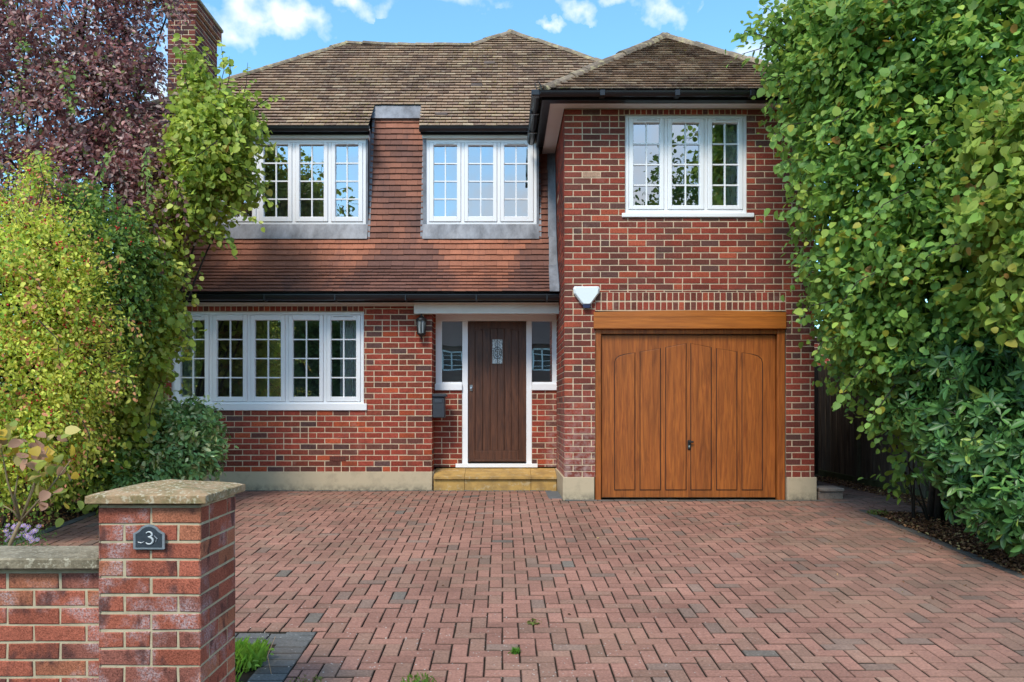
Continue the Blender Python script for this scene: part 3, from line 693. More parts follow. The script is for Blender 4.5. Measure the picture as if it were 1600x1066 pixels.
# flashing strip along the bay wall: follows the profile
prof = [A+(0, -.0, -.01), B, Cc, np.array((0, dsurf(4.6), 4.6)), np.array((0, dsurf(5.1), 5.1))]
for p, q in zip(prof[:-1], prof[1:]):
    o_ = np.array((0, -.035, .02)); 
    wa, wb = (.135, .125) if p is prof[0] else (.12, .11)
    g.quad(p+o_+(XB-wa, 0, 0), p+o_+(XB-.006, -.01, 0), q+o_+(XB-.006, -.01, 0), q+o_+(XB-wb, 0, 0))
    g.quad(p+o_+(XB-.007, -.01, 0), p+o_+(XB-.007, -.09, .06), q+o_+(XB-.007, -.09, .06), q+o_+(XB-.007, -.01, 0))
    g.quad(p+o_+(XB-wa, 0, 0), q+o_+(XB-wb, 0, 0), q+(XB-wb, 0, 0), p+(XB-wa, 0, 0))
g.build('lead_flashing', LEAD, house)
# upper eave pieces over the windows: fascia, gutter
def gutter(mb, a, b, y, z, r=.055, mat=0):      # half-round box gutter along x
    n = 8; pr_ = [(y+r*math.cos(PI+PI*k/n), z+r*1.05*math.sin(PI+PI*k/n)) for k in range(n+1)]
    pin = [(y+(r-.006)*math.cos(PI+PI*k/n), z+(r-.006)*math.sin(PI+PI*k/n)) for k in range(n+1)][::-1]
    ring = [(pr_[0][0]-.004, z+.006)]+pr_+[(y+r, z+.006)]+pin
    m = len(ring); vs = [(a, p, q) for p, q in ring]+[(b, p, q) for p, q in ring]
    mb.add(vs, [(i, m+i, m+(i+1) % m, (i+1) % m) for i in range(m)]+[tuple(range(m)), tuple(range(m, 2*m))[::-1]], mat)
def gutter_y(mb, x, y0, y1, z, r=.055):
    t = MB(); gutter(t, y0, y1, x, z, r)
    mb.add([(p[1], p[0], p[2]) for p in t.v], [f[::-1] for f in t.f])
RZ = 5.67-12.0        # main roof plane: z = d + RZ
for (a, b) in ((PX(300, 11.4), PX(577, 11.4)), (PX(655, 11.4), PX(835, 11.4)+.06)):
    g = MB(); zg = PZ(200, 11.42); gutter(g, a, b, 11.42, zg); g.build('gutter', BLACK, house)
    g = MB(); g.box(a+.01, b-.01, 11.48, 11.50, zg-.075, zg+.05); g.build('fascia', BLACK, house)
    g = MB(); g.box(a+.03, b-.03, 11.503, DW+.1, PZ(218, DW)+.002, PZ(209.5, 11.5), bev=.005); g.build('window_head_board', CREAM, house)
# lower gutter
g = MB(); zg = PZ(463, 10.80); gutter(g, HL-.1, XB-.012, 10.80, zg, .058)
for x in np.arange(HL+.3, XB, .95): g.box(x-.012, x+.012, 10.735, 10.865, zg-.066, zg+.012, bev=.003)
g.build('gutter', BLACK, house)
g = MB(); g.box(HL-.1, XB-.012, 10.862, 10.885, zg-.075, zg+.04); g.build('fascia', BLACK, house)
g = MB(); g.box(HL-.1, XB-.012, 10.887, D1-.006, zg-.078, zg-.062); g.box(HL-.1, XP-.2, 11.04, D1-.007, zg-.1, zg-.079); g.build('soffit', CREAM, house)
# ------------------------------------------------------------------ main roof
def onroof(px, py):
    d = (CZ-RZ)/(1-(HY-py)/F); return np.array((PX(px, d), d, d+RZ))
p_l, p_r1, p_pk, p_rr = onroof(541, 68), onroof(735, 71), onroof(798, 50), onroof(940, 97)
hip_l = onroof(365, 122.5)
sl = (p_l[0]-hip_l[0])/(p_l[1]-hip_l[1]); eaveL = np.array((p_l[0]-sl*(p_l[1]-11.44), 11.44, 11.44+RZ))
sr = (p_rr[0]-p_pk[0])/(p_pk[1]-p_rr[1]); eaveR = np.array((p_pk[0]+sr*(p_pk[1]-11.44), 11.44, 11.44+RZ))
poly = [eaveL, eaveR, p_pk, p_r1, p_l]
def span(d):
    xs = []
    for i in range(len(poly)):
        a, b = poly[i], poly[(i+1) % len(poly)]
        if (a[1]-d)*(b[1]-d) < 0: t_ = (d-a[1])/(b[1]-a[1]); xs.append(a[0]+(b[0]-a[0])*t_)
    xs.sort(); return [(xs[i], xs[i+1]) for i in range(0, len(xs)-1, 2)]
E0 = np.array((0, 11.44, 11.44+RZ)); vdir = np.array((0, 1, 1))/math.sqrt(2); Lm = (p_pk[1]-11.44)*math.sqrt(2)
def xl_main(s):
    d = 11.44+s/math.sqrt(2); out = []
    for (a, b) in span(min(d, p_pk[1]-.01)):
        if d < 11.97:
            for (p, q) in ((a, PX(577, 11.5)-.02+.04*(d-11.44)), (PX(655, 11.5)-.04*(d-11.44), b)):
                if q > p: out.append((p, q))
        else: out.append((a, b))
    return out
mb = MB(); tiles(mb, E0, vdir, (0, -1, 1), Lm, .0985, xl_main, roof_col, th=.013, lift=.005)
lo = .01; dn = np.array((0, lo, -lo))
pc0, pc1 = PX(577, 11.5)-.02, PX(655, 11.5)
m12 = lambda x: np.array((x, 11.97, 11.97+RZ)); m11 = lambda x: np.array((x, 11.44, 11.44+RZ))
LX, RX = span(11.97)[0]
underlay(mb, [m12(LX)+dn, m12(RX)+dn, p_pk+dn, p_r1+dn, p_l+dn]); underlay(mb, [m11(eaveL[0])+dn, m11(pc0)+dn, m12(pc0)+dn, m12(LX)+dn]); underlay(mb, [m11(pc1)+dn, m11(eaveR[0])+dn, m12(RX)+dn, m12(pc1)+dn])
# other slopes of the main roof (left hip, right hip, back)
zb2 = 11.44+RZ; bY = 17.8
bl_, br_ = np.array((eaveL[0], bY, zb2)), np.array((eaveR[0], bY, zb2)); rb = np.array((p_l[0], 15.6, p_l[2])); rb2 = np.array((p_pk[0], 15.4, p_pk[2]))
for pg in ([eaveL, p_l, rb, bl_], [eaveR, br_, rb2, p_pk], [bl_, rb, rb2, br_], [p_l, p_r1, p_pk, rb2, rb]): mb.add(pg, (tuple(range(len(pg))),), 0, (.2, .14, .095))
roof = mb.build('roof', ROOFT, house)
def ridge(mb, pts, r=.085, piece=.31, wob=.006):
    for a, b in zip(pts[:-1], pts[1:]):
        a, b = np.array(a), np.array(b); L = np.linalg.norm(b-a); n = max(1, round(L/piece))
        t = (b-a)/L; side = np.cross(t, (0, 0, 1)); side /= np.linalg.norm(side); up = np.cross(side, t)
        for k in range(n):
            p, q = a+t*L*k/n, a+t*L*((k+1)/n)+t*.02; r0, r1 = r*random.uniform(1.0, 1.1), r*random.uniform(.92, 1.0); h = random.uniform(-wob, wob)
            vs = []
            for (c, rr) in ((p, r0), (q, r1)):
                for m in range(7):
                    an = PI*m/6; vs.append(c+side*math.cos(an)*rr*1.15+up*(math.sin(an)*rr*.85-.035+h))
            fs = [(i, i+1, 8+i, 7+i) for i in range(6)]+[tuple(range(7))[::-1], tuple(range(7, 14))]
            kk = random.uniform(.75, 1.2); mb.add(vs, fs, 0, tuple(v*kk for v in (.22, .165, .12)))
rg = MB(); sag = onroof(650, 71)+(0, 0, -.01)
ridge(rg, [eaveL, p_l, sag, p_r1, p_pk, eaveR]); rg.build('ridge_tiles', HIPT, roof)
# roof vents and worn slipped tiles
for (px, py) in ((745, 134), (765, 100), (690, 180)):
    g = MB(); q = onroof(px, py); g.box(q[0]-.09, q[0]+.09, q[1]-.06, q[1]+.02, q[2]-.035, q[2]+.02, bev=.01); g.build('tile_vent', simple('worn_slate', (.12, .09, .08), .8, .2), roof)
# chimney
g = MB(); cx0, cx1, cy0, cy1 = PX(262, 13.0), PX(305, 13.0), 13.0, 14.0
def ring(mb, x0, x1, y0, y1, z0, z1):
    brick_face(mb, (0, y0, 0), (1, 0, 0), (0, -1, 0), x0, x1, z0, z1, [], 'chim', zref=.1, uref=x0)
    brick_face(mb, (x1, y0, 0), (0, 1, 0), (1, 0, 0), 0, y1-y0, z0, z1, [], 'chim', zref=.1)
    brick_face(mb, (x0, y0, 0), (0, 1, 0), (-1, 0, 0), 0, y1-y0, z0, z1, [], 'chim', zref=.1)
    brick_face(mb, (0, y1, 0), (1, 0, 0), (0, 1, 0), x0, x1, z0, z1, [], 'chim', zref=.1, uref=x0)
    mb.quad((x0, y0, z0), (x0, y1, z0), (x1, y1, z0), (x1, y0, z0), 1); mb.quad((x0, y0, z1), (x1, y0, z1), (x1, y1, z1), (x0, y1, z1), 1)
zc = PZ(12, 13.0); ring(g, cx0, cx1, cy0, cy1, 4.6, zc-.16)
ring(g, cx0-.03, cx1+.03, cy0-.03, cy1+.03, zc-.16, zc-.08); ring(g, cx0-.06, cx1+.06, cy0-.06, cy1+.06, zc-.08, zc+.08)
g.box(cx0-.085, cx1+.085, cy0-.085, cy1+.085, zc+.081, zc+.14, 2, bev=.012)
g.build('chimney', [BRICK, MORTAR, COPST], roof)

# ------------------------------------------------------------------ bay roof
EX0, EX1, EY = .44, 4.23, 9.66; EZ = PZ(141, 9.66); AX = (EX0+EX1)/2; AY = EY+(AX-EX0); AZ = PZ(58, AY)
mb = MB(); v = np.array((0, AY-EY, AZ-EZ)); L = np.linalg.norm(v)
tiles(mb, (0, EY, EZ), v, (0, -v[2], v[1]), L, .098, lambda s: [(EX0+(AX-EX0)*s/L, EX1-(EX1-AX)*s/L)], roof_col, lift=.005)
YB = 14.2
def side_tiles(x_e, sgn):
    vv = np.array((AX-x_e, 0, AZ-EZ)); n_ = np.array((-vv[2]*np.sign(vv[0]), 0, abs(vv[0])))
    t = MB(); LL = np.linalg.norm(vv)
    tiles(t, (x_e, 0, EZ), vv, n_, LL, .098, lambda s: [(EY+(AY-EY)*s/LL, YB)], roof_col, udir=(0, 1, 0), lift=.008)
    b = len(mb.v); mb.v += t.v; fl = sgn < 0
    mb.f += [tuple(b+i for i in (f[::-1] if fl else f)) for f in t.f]; mb.m += t.m; mb.c += t.c
side_tiles(EX0, -1); side_tiles(EX1, 1)
ap = np.array((AX, AY, AZ-.012)); e = EZ-.012
underlay(mb, [(EX0, EY, e), (EX1, EY, e), ap]); underlay(mb, [(EX0, YB, e), (EX0, EY, e), ap, (AX, YB, AZ-.012)]); underlay(mb, [(EX1, EY, e), (EX1, YB, e), (AX, YB, AZ-.012), ap])
broof = mb.build('garage_roof', ROOFT, house)
rg = MB(); ridge(rg, [(EX0+.03, EY+.02, EZ+.02), (AX, AY, AZ+.02)]); ridge(rg, [(AX, AY, AZ+.02), (EX1, EY, EZ+.02)]); ridge(rg, [(AX, AY, AZ+.02), (AX, YB, AZ+.02)]); rg.build('ridge_tiles', HIPT, broof)
g = MB(); zg = EZ-.035; gutter(g, EX0-.02, EX1+.02, EY-.03, zg); gutter_y(g, EX0-.03, EY-.08, 11.42, zg)
gutter_y(g, EX1+.03, EY-.08, 16, zg)
for x in (1.2, 2.1, 3.0, 3.7): g.box(x-.03, x+.03, EY-.09, EY+.03, zg-.062, zg+.008, bev=.004)
for y in (10.2, 10.9): g.box(EX0-.09, EX0+.03, y-.02, y+.02, zg-.062, zg+.01, bev=.004)
g.box(EX0-.092, EX0+.01, EY-.092, EY+.0, zg-.065, zg+.012, bev=.012)
g.build('gutter', BLACK, house)
g = MB(); sx0, sx1, sy0 = .585, 4.08, 9.80
g.box(EX0+.04, EX1-.04, EY+.035, sy0, ZS-.012, EZ-.006); g.box(EX0+.04, sx0, sy0+.001, 11.44, ZS-.012, EZ-.006); g.box(sx1, EX1-.04, sy0+.001, 16, ZS-.012, EZ-.006)
g.build('fascia', BLACK, house)
g = MB(); g.box(sx0+.001, sx1-.001, sy0+.001, DG-.006, ZS, ZS+.02); g.box(sx0+.001, XB-.006, DG-.005, 11.82, ZS, ZS+.02); g.box(XR+.006, sx1-.001, DG-.005, 16, ZS, ZS+.02); g.build('soffit', SOFFIT, house)
# small bracket with looped wire at the gutter corner
g = MB(); g.tube([(EX0-.03, 9.62, EZ), (EX0-.05, 9.62, EZ+.07), (EX0-.01, 9.62, EZ+.09), (EX0+.02, 9.62, EZ+.05), (EX0+.03, 9.62, EZ-.02)], .006, 6); g.build('wire_loop', BLACKM, house)
# dark return beneath the bay soffit end
g = MB(); g.box(w2b+.03, XB-.02, 11.44, 11.47, 4.89, 5.15); g.build('eave_end_board', BLACK, house)

# ------------------------------------------------------------------ things fixed to the house
# lantern
lx, lz = PX(658, 10.98), PZ(510, 10.98); al = thing('wall_lantern', 'black half lantern with clear glass on the brick beside the porch', 'wall lamp', (lx, D1, lz))
g = MB(); g.box(lx-.045, lx+.045, D1-.022, D1-.006, lz-.12, lz+.13, bev=.006); g.build('back_plate', BLACKM, al)
ly = D1-.085; g = MB()
for k in range(6):
    an = 2*PI*k/6+PI/6; g.tube([(lx+.055*math.cos(an), ly+.055*math.sin(an), lz-.095), (lx+.068*math.cos(an), ly+.068*math.sin(an), lz+.085)], .0085, 5)
g.lathe(lx, ly, [(.004, lz-.18), (.012, lz-.165), (.006, lz-.15), (.03, lz-.13), (.062, lz-.105), (.064, lz-.092), (.05, lz-.09)], 12)
g.build('cage', BLACKM, al, True)
g = MB(); g.lathe(lx, ly, [(.078, lz+.082), (.08, lz+.095), (.06, lz+.115), (.035, lz+.135), (.012, lz+.15), (.014, lz+.163), (.003, lz+.178)], 12); g.build('lamp_top', BLACKM, al, True)
g = MB(); g.lathe(lx, ly, [(.05, lz-.09), (.063, lz+.081)], 6); g.build('lamp_glass', LANTG, al)
# alarm box: rounded hexagon front tapering to the bottom
axm, azm = PX(916.5, 9.95), PZ(462, 9.95); al = thing('alarm_box', 'white shield shaped burglar alarm box with dark base on the garage wall', 'alarm box', (axm, DG, azm))
hexa = [(-.150, .115), (.150, .115), (.164, .090), (.158, .030), (.062, -.100), (.040, -.118), (-.040, -.118), (-.062, -.100), (-.158, .030), (-.164, .090)]
g = MB(); n = len(hexa); vs = [(axm+x, DG-.004, azm+z) for x, z in hexa]+[(axm+x, DG-.045, azm+z) for x, z in hexa]+[(axm+x*.86, DG-.07, azm+z*.86) for x, z in hexa]
g.add(vs, [tuple(range(2*n, 3*n))]+[(i+k*n, (i+1) % n+k*n, (i+1) % n+(k+1)*n, i+(k+1)*n) for k in (0, 1) for i in range(n)]); g.build('cover', ALARMW, al)
g = MB(); g.prism([(axm-.05, azm-.105), (axm+.05, azm-.105), (axm+.042, azm-.145), (axm+.025, azm-.155), (axm-.025, azm-.155), (axm-.042, azm-.145)], DG-.06, DG-.005); g.build('strobe_lens', ALARMB, al)
# letter box on the porch side wall
bx, by, bz = XP+.006, 11.16, PZ(634, 11.2); al = thing('letter_box', 'dark grey metal letter box fixed to the porch side wall', 'mailbox', (bx, by, bz-.17))
g = MB(); g.box(bx, bx+.17, by-.06, by+.16, bz-.17, bz+.12, bev=.01); g.build('body', DARKG, al)
g = MB(); g.box(bx, bx+.195, by-.085, by+.17, bz+.121, bz+.165, bev=.01); g.build('lid', DARKG, al)
g = MB(); g.box(bx+.03, bx+.14, by-.067, by-.061, bz+.04, bz+.09, bev=.002); g.build('flap', simple('slate_blue_paint', (.05, .06, .075), .4), al)

# ------------------------------------------------------------------ ground
def strip(mb, x0, x1, d0, d1, dz, mat=0, n=1):
    br = sorted({d0, d1, *[v for v in (2.6, 10.0) if d0 < v < d1]})
    for a, b in zip(br[:-1], br[1:]): mb.quad((x0, a, GZ(a)+dz), (x1, a, GZ(a)+dz), (x1, b, GZ(b)+dz), (x0, b, GZ(b)+dz), mat)
g = MB(); strip(g, -150, 150, 2.6, 200, -.05); tag(g.build('ground', SOIL), kind='structure')
g = MB(); strip(g, -150, 150, -8, 2.6, -.05); tag(g.build('road', ASPH), kind='structure')
g = MB(); strip(g, -150, 150, -200, -8, -.05); tag(g.build('verge', simple('grass_verge', (.05, .09, .02), .95, .1, .3, 3)), kind='structure')
g = MB(); strip(g, -4.7, 4.12, 3.2, 11.46, -.014); strip(g, 4.12, 5.35, 9.15, 14.0, -.014); tag(g.build('paving_bed', JOINT), kind='structure')
PW, PL = .1015, .203
regs = [(-1.18, 4.12, 3.2, 5.1), (-3.7, 4.12, 5.1, 7.3), (-4.58, 4.12, 7.3, 9.86), (-4.58, XB-.03, 9.86, 10.93), (3.95, 4.12, 9.86, 14), (4.12, 5.3, 9.15, 14)]
mb = MB()
def paver(mb, x0, x1, y0, y1, col, jt=.0034, b=.0045, drop=0):
    if x1-x0 < .02 or y1-y0 < .02: return
    j = lambda: random.uniform(-.0015, .0015)
    x0 += jt+j(); x1 -= jt+j(); y0 += jt+j(); y1 -= jt+j(); h = random.uniform(-.003, .002)-drop; tx, ty = random.gauss(0, .0035), random.gauss(0, .0035)
    z = lambda x, y, dz: GZ(y)+h+dz+(x-(x0+x1)/2)*tx+(y-(y0+y1)/2)*ty
    o = [(x0, y0), (x1, y0), (x1, y1), (x0, y1)]; i_ = [(x0+b, y0+b), (x1-b, y0+b), (x1-b, y1-b), (x0+b, y1-b)]
    vs = [(x, y, z(x, y, -.004)) for x, y in o]+[(x, y, z(x, y, 0)) for x, y in i_]+[(x, y, z(x, y, -.016)) for x, y in o]
    mb.add(vs, [(4, 5, 6, 7)], 0, col); k = len(mb.v)-12; q = lambda f: tuple(k+i for i in f)
    for i in range(4):
        mb.f.append(q((i, (i+1) % 4, 4+(i+1) % 4, 4+i))); mb.m.append(0); mb.c.append(tuple(v*.62 for v in col))
        mb.f.append(q((8+i, 8+(i+1) % 4, (i+1) % 4, i))); mb.m.append(0); mb.c.append((.035, .028, .02))
def pcol():
    r = random.random()
    if r < .66: c = (.305, .150, .108)
    elif r < .94: c = (.27, .150, .106)
    elif r < .993: c = (.225, .145, .110)
    else: c = (.175, .142, .115)
    k = random.uniform(.84, 1.14); return tuple(v*k for v in c)
i0, i1, j0, j1 = int(-5/PW), int(5.4/PW), int(3.1/PW), int(14.2/PW)
for i in range(i0, i1):
    for j in range(j0, j1):
        k = (i-j) % 4
        if k == 0: r = (i*PW, (i+2)*PW, j*PW, (j+1)*PW)
        elif k == 2: r = (i*PW, (i+1)*PW, (j-1)*PW, (j+1)*PW)
        else: continue
        c = pcol()
        ar = sum(max(0, min(b, r[1])-max(a, r[0]))*max(0, min(q, r[3])-max(p, r[2])) for (a, b, p, q) in regs)
        if ar > .985*(r[1]-r[0])*(r[3]-r[2]): paver(mb, *r, c); continue
        for (a, b, p, q) in regs:
            x0, x1, y0, y1 = max(a, r[0]), min(b, r[1]), max(p, r[2]), min(q, r[3])
            if x1 > x0 and y1 > y0: paver(mb, x0, x1, y0, y1, c)
tag(mb.build('driveway', PAVER), kind='structure')
# charcoal border blocks
mb = MB()
def gcol(): k = random.uniform(.8, 1.2); return tuple(v*k for v in (.115, .112, .105))
y = 3.2
while y < 5.1: paver(mb, -1.38, -1.18, y, min(y+PW, 5.1), gcol()); y += PW
for x in np.arange(-3.7, -1.39, PL):
    for y in (4.87, 4.97): paver(mb, x, x+PL, y, y+.1, gcol())
y = 7.3
while y < 10.9: paver(mb, -4.7, -4.58, y, y+PL, gcol()); y += PL
for x in np.arange(-4.6, XB-.1, PW): paver(mb, x, min(x+PW, XB-.03), 10.95, 11.06, gcol(), b=.003)
for x in np.arange(XB, 4.0, PL): paver(mb, x, x+PL, 9.87, 9.965, gcol(), b=.003)
y = 3.2
while y < 9.15: paver(mb, 4.12, 4.22, y, y+PL, tuple(v*.9 for v in gcol())); y += PL
tag(mb.build('paving_border', PAVER), kind='structure')
dc = MB(); dx_, dy_ = PX(856, 10.3), 10.05
dc.box(dx_, dx_+.21, dy_, dy_+.85, -.01, .006, bev=.004); tag(dc.build('drain_cover', simple('drain_slab', (.12, .125, .13), .8, .3, .2, 12, .3)), 'small grey slab set in the paving at the foot of the garage pier', 'drain cover')
dc = MB(); sx_ = PX(1276, 10.1); dc.box(sx_, sx_+.32, 10.05, 10.4, -.03, .085, bev=.012); dc.box(sx_+.01, sx_+.33, 10.03, 10.4, .086, .13, bev=.01)
tag(dc.build('stone_step', stone('pale_slab', (.30, .23, .19), (.22, .17, .14), (.35, .3, .25))), 'small stack of pale paving slabs beside the garage corner', 'slab')

# ------------------------------------------------------------------ gate pillar and garden wall
pil = thing('gate_pillar', 'red brick gate pillar with a lichen covered pyramid cap', 'pillar', (-1.49, 3.6, GZ(3.4)))
x0, x1, y0, y1 = -1.706, -1.275, 3.38, 3.82; zt_ = .742
g = MB()
kw = dict(kind='pillar', gauge=.0751, bl=.2265, jt=.0105, zref=.667-.0751*14, rec=.004, jit=.0022)
brick_face(g, (0, y0, 0), (1, 0, 0), (0, -1, 0), x0, x1, -.45, zt_, [], uref=x0, **kw)
brick_face(g, (x1, y0, 0), (0, 1, 0), (1, 0, 0), 0, y1-y0, -.45, zt_, [], uref=-.1132, **kw)
brick_face(g, (x0, y0, 0), (0, 1, 0), (-1, 0, 0), 0, y1-y0, -.45, zt_, [], uref=-.1132, **kw)
brick_face(g, (0, y1, 0), (1, 0, 0), (0, 1, 0), x0, x1, -.45, zt_, [], uref=x0, **kw)
g.quad((x0+.005, y0+.005, zt_), (x1-.005, y0+.005, zt_), (x1-.005, y1-.005, zt_), (x0+.005, y1-.005, zt_), 1)
g.build('brickwork', [PBRICK, PMORTAR], pil)
def capmesh(x0, x1, y0, y1, z0, z1, za):
    import bmesh
    bm = bmesh.new(); N = 14; V = {}
    for i in range(N+1):
        for j in range(N+1):
            u, w = i/N, j/N; h = 1-2*max(abs(u-.5), abs(w-.5)); x, y = x0+(x1-x0)*u, y0+(y1-y0)*w
            z = z1+(za-z1)*h+random.uniform(-.0015, .0015)
            if i in (0, N): x += random.uniform(-.002, .002); z -= .003
            if j in (0, N): y += random.uniform(-.002, .002); z -= .003
            V[i, j] = bm.verts.new((x, y, z))
    for i in range(N):
        for j in range(N): bm.faces.new((V[i, j], V[i+1, j], V[i+1, j+1], V[i, j+1]))
    loop = [(i, 0) for i in range(N)]+[(N, j) for j in range(N)]+[(N-i, N) for i in range(N)]+[(0, N-j) for j in range(N)]
    prev = [V[k] for k in loop]
    for zz, e in ((z1-.006, -.003), (z0+.004, -.003), (z0, .002), (z0, .06)):
        cur = []
        for k in loop:
            v = V[k].co; sx = 1 if v.x > (x0+x1)/2 else -1; sy = 1 if v.y > (y0+y1)/2 else -1
            cur.append(bm.verts.new((v.x-(sx*e if k[0] in (0, N) else 0)+random.uniform(-.0012, .0012), v.y-(sy*e if k[1] in (0, N) else 0), zz)))
        m = len(loop)
        for a in range(m): bm.faces.new((prev[(a+1) % m], prev[a], cur[a], cur[(a+1) % m]))
        prev = cur
    me = bpy.data.meshes.new('cap'); bm.to_mesh(me); bm.free(); return me
me = capmesh(-1.742, -1.243, 3.345, 3.86, .75, .790, .832); finish('cap', me, [CAPST], None, pil)
gwl = thing('garden_wall', 'low red brick garden wall with grey stone coping left of the pillar', 'wall', (-3.4, 3.5, GZ(3.4)))
g = MB(); kw['zref'] = .452-.0751*12
brick_face(g, (0, 3.435, 0), (1, 0, 0), (0, -1, 0), -6.5, x0-.002, -.45, .463, [], uref=.03, **kw); brick_face(g, (0, 3.65, 0), (1, 0, 0), (0, 1, 0), -6.5, x0-.002, -.45, .463, [], uref=.03, **kw)
g.build('brickwork', [PBRICK, PMORTAR], gwl)
g = MB(); xx = x0-.003
while xx > -6.3: g.box(xx-.9, xx-.004, 3.39, 3.705, .466, .515, bev=.007); xx -= .903
g.build('coping', COPST, gwl)
# house number plaque
qx, qz, qy = PX(233.5, 3.37), PZ(840, 3.37), 3.376
plq = thing('house_number_plaque', 'small arched slate plaque with number 3 on the brick pillar', 'house sign', (qx, qy, qz))
def plaque_poly(s):
    pts = [(-.066, -.048), (.066, -.048), (.066, .018), (.058, .022), (.045, .030), (.032, .044), (.016, .053), (0, .056), (-.016, .053), (-.032, .044), (-.045, .030), (-.058, .022), (-.066, .018)]
    return [(qx+x*s, qz+z*s) for x, z in pts]
g = MB(); g.prism(plaque_poly(1), qy-.012, qy-.004); g.build('rim', PEWTER, plq)
g = MB(); g.prism(plaque_poly(.84), qy-.0135, qy-.0121); g.build('slate_face', SLATE, plq)
g = MB(); t3 = []
for a in np.linspace(150, -95, 14): t3.append((qx+.002+.013*math.cos(math.radians(a)), qy-.0155, qz+.014+.011*math.sin(math.radians(a))))
for a in np.linspace(85, -150, 16): t3.append((qx+.003+.016*math.cos(math.radians(a)), qy-.0155, qz-.012+.0145*math.sin(math.radians(a))))
g.tube(t3, [.0024+.0022*math.sin(PI*k/(len(t3)-1)) for k in range(len(t3))], 6); g.build('numeral', simple('pale_numeral', (.55, .58, .58), .5), plq)
g = MB(); g.tube([(qx-.045, qy-.0145, qz-.018), (qx-.03, qy-.0145, qz-.022), (qx-.018, qy-.0145, qz-.016)], [.002, .003, .001], 5); g.build('ornament', PEWTER, plq)
g = MB(); g.tube([(qx+.022, qy-.0145, qz+.01), (qx+.036, qy-.0145, qz-.004), (qx+.03, qy-.0145, qz-.018)], [.001, .003, .002], 5); g.build('ornament', PEWTER, plq)
g = MB(); g.box(qx-.06, qx+.06, qy-.0055, qy-.0035, qz-.052, qz-.0485); g.build('lower_edge', PEWTER, plq)

# ------------------------------------------------------------------ fence, gate and neighbour's wall at the right
fn = thing('boundary_fence', 'weathered close board timber fence running back along the right boundary', 'fence', (5.3, 11, 0))
g = MB(); y = 6.2; r = 0
while y < 14.4:
    h = 1.84+random.uniform(-.01, .01); a = .007*(r % 2); g.box(5.34-a, 5.36-a+.006, y, y+.118, .02+GZ(y), h+GZ(y), bev=.002); y += .108; r += 1
g.build('boards', FENCEW, fn)
for y in (6.2, 8.1, 10.0, 11.9, 13.8):
    g = MB(); g.box(5.28, 5.335, y, y+.1, -.3, 1.9, bev=.008); g.build('post', simple('fence_post', (.12, .10, .07), .95, .1, .2, 8, .3), fn)
g = MB(); g.box(5.30, 5.34, 6.2, 14.4, -.3, .1); g.build('gravel_board', simple('mossy_concrete', (.11, .12, .06), .95, .1, .3, 6, .4), fn)
gt = thing('side_gate', 'dark vertical board gate closing the passage beside the garage', 'gate', (4.6, 13.3, 0))
g = MB(); x = 3.98
while x < 5.2: g.box(x, x+.112, 13.3, 13.32, .04, 1.86, bev=.003); x += .116
g.build('boards', GATEW, gt)
for z in (.3, 1.5):
    g = MB(); g.box(3.95, 5.27, 13.33, 13.38, z, z+.12); g.build('rail', GATEW, gt)
nb = thing('neighbour_outbuilding', 'neighbouring brick outbuilding with white edged flat roof seen above the side gate', 'outbuilding', (6.5, 17, 0))
g = MB(); brick_face(g, (0, 17, 0), (1, 0, 0), (0, -1, 0), 4.6, 9, 0, 2.6, [], 'main'); brick_face(g, (4.6, 17, 0), (0, 1, 0), (-1, 0, 0), 0, 3, 0, 2.6, [], 'main'); g.build('wall', [BRICK, MORTAR], nb)
g = MB(); g.box(4.5, 9.1, 16.9, 20.1, 2.605, 2.75, bev=.01); g.build('flat_roof', CREAM, nb)


# ------------------------------------------------------------------ foliage
def nrmz(a): return a/np.maximum(np.linalg.norm(a, axis=-1, keepdims=True), 1e-9)
LSH = {'oval': [(0, 0), (.24, .18), (.31, .48), (.19, .78), (0, 1)], 'round': [(0, -.02), (.36, .08), (.46, .42), (.31, .76), (0, 1)], 'long': [(0, 0), (.10, .2), (.17, .55), (.12, .82), (0, 1)]}
def leaf_mesh(name, Cn, Ax, Nm, size, cols, shape, mat, parent, width=1.0, fold=.18, curl=.15):
    """each leaf: two quads folded along the midrib, tip curling down"""
    n = len(Cn); sh = LSH[shape]; Ax = nrmz(Ax); Nm = nrmz(Nm-np.sum(Nm*Ax, axis=1, keepdims=True)*Ax); S = np.cross(Ax, Nm); sz = size[:, None]
    def v(w, t):
        return Cn+Ax*(t-.3)*sz+S*w*width*sz+Nm*(abs(w)*fold-curl*t*t)*sz
    V = np.stack([v(*sh[0]), v(*sh[1]), v(*sh[2]), v(*sh[3]), v(*sh[4]), v(-sh[3][0], sh[3][1]), v(-sh[2][0], sh[2][1]), v(-sh[1][0], sh[1][1])], axis=1).reshape(-1, 3)
    b = (np.arange(n)*8)[:, None]
    Fq = np.concatenate([b+np.array((0, 1, 2, 3, 4)), b+np.array((0, 4, 5, 6, 7))], axis=1).reshape(-1)
    me = bpy.data.meshes.new(name); me.vertices.add(n*8); me.vertices.foreach_set('co', V.astype(np.float32).ravel())
    me.loops.add(n*10); me.loops.foreach_set('vertex_index', Fq.astype(np.int32)); me.polygons.add(n*2)
    me.polygons.foreach_set('loop_start', (np.arange(n*2)*5).astype(np.int32)); me.polygons.foreach_set('loop_total', np.full(n*2, 5, np.int32)); me.update()
    c = np.concatenate([cols, np.ones((n, 1))], axis=1); return finish(name, me, [mat], np.repeat(c, 10, axis=0), parent)
def blob_w(bl):
    px, py, d, rx, ry, rd = bl; return P(px, py, d), np.array((rx*d/F, rd, ry*d/F))
def rand_dirs(n): return nrmz(RNG.normal(size=(n, 3)))
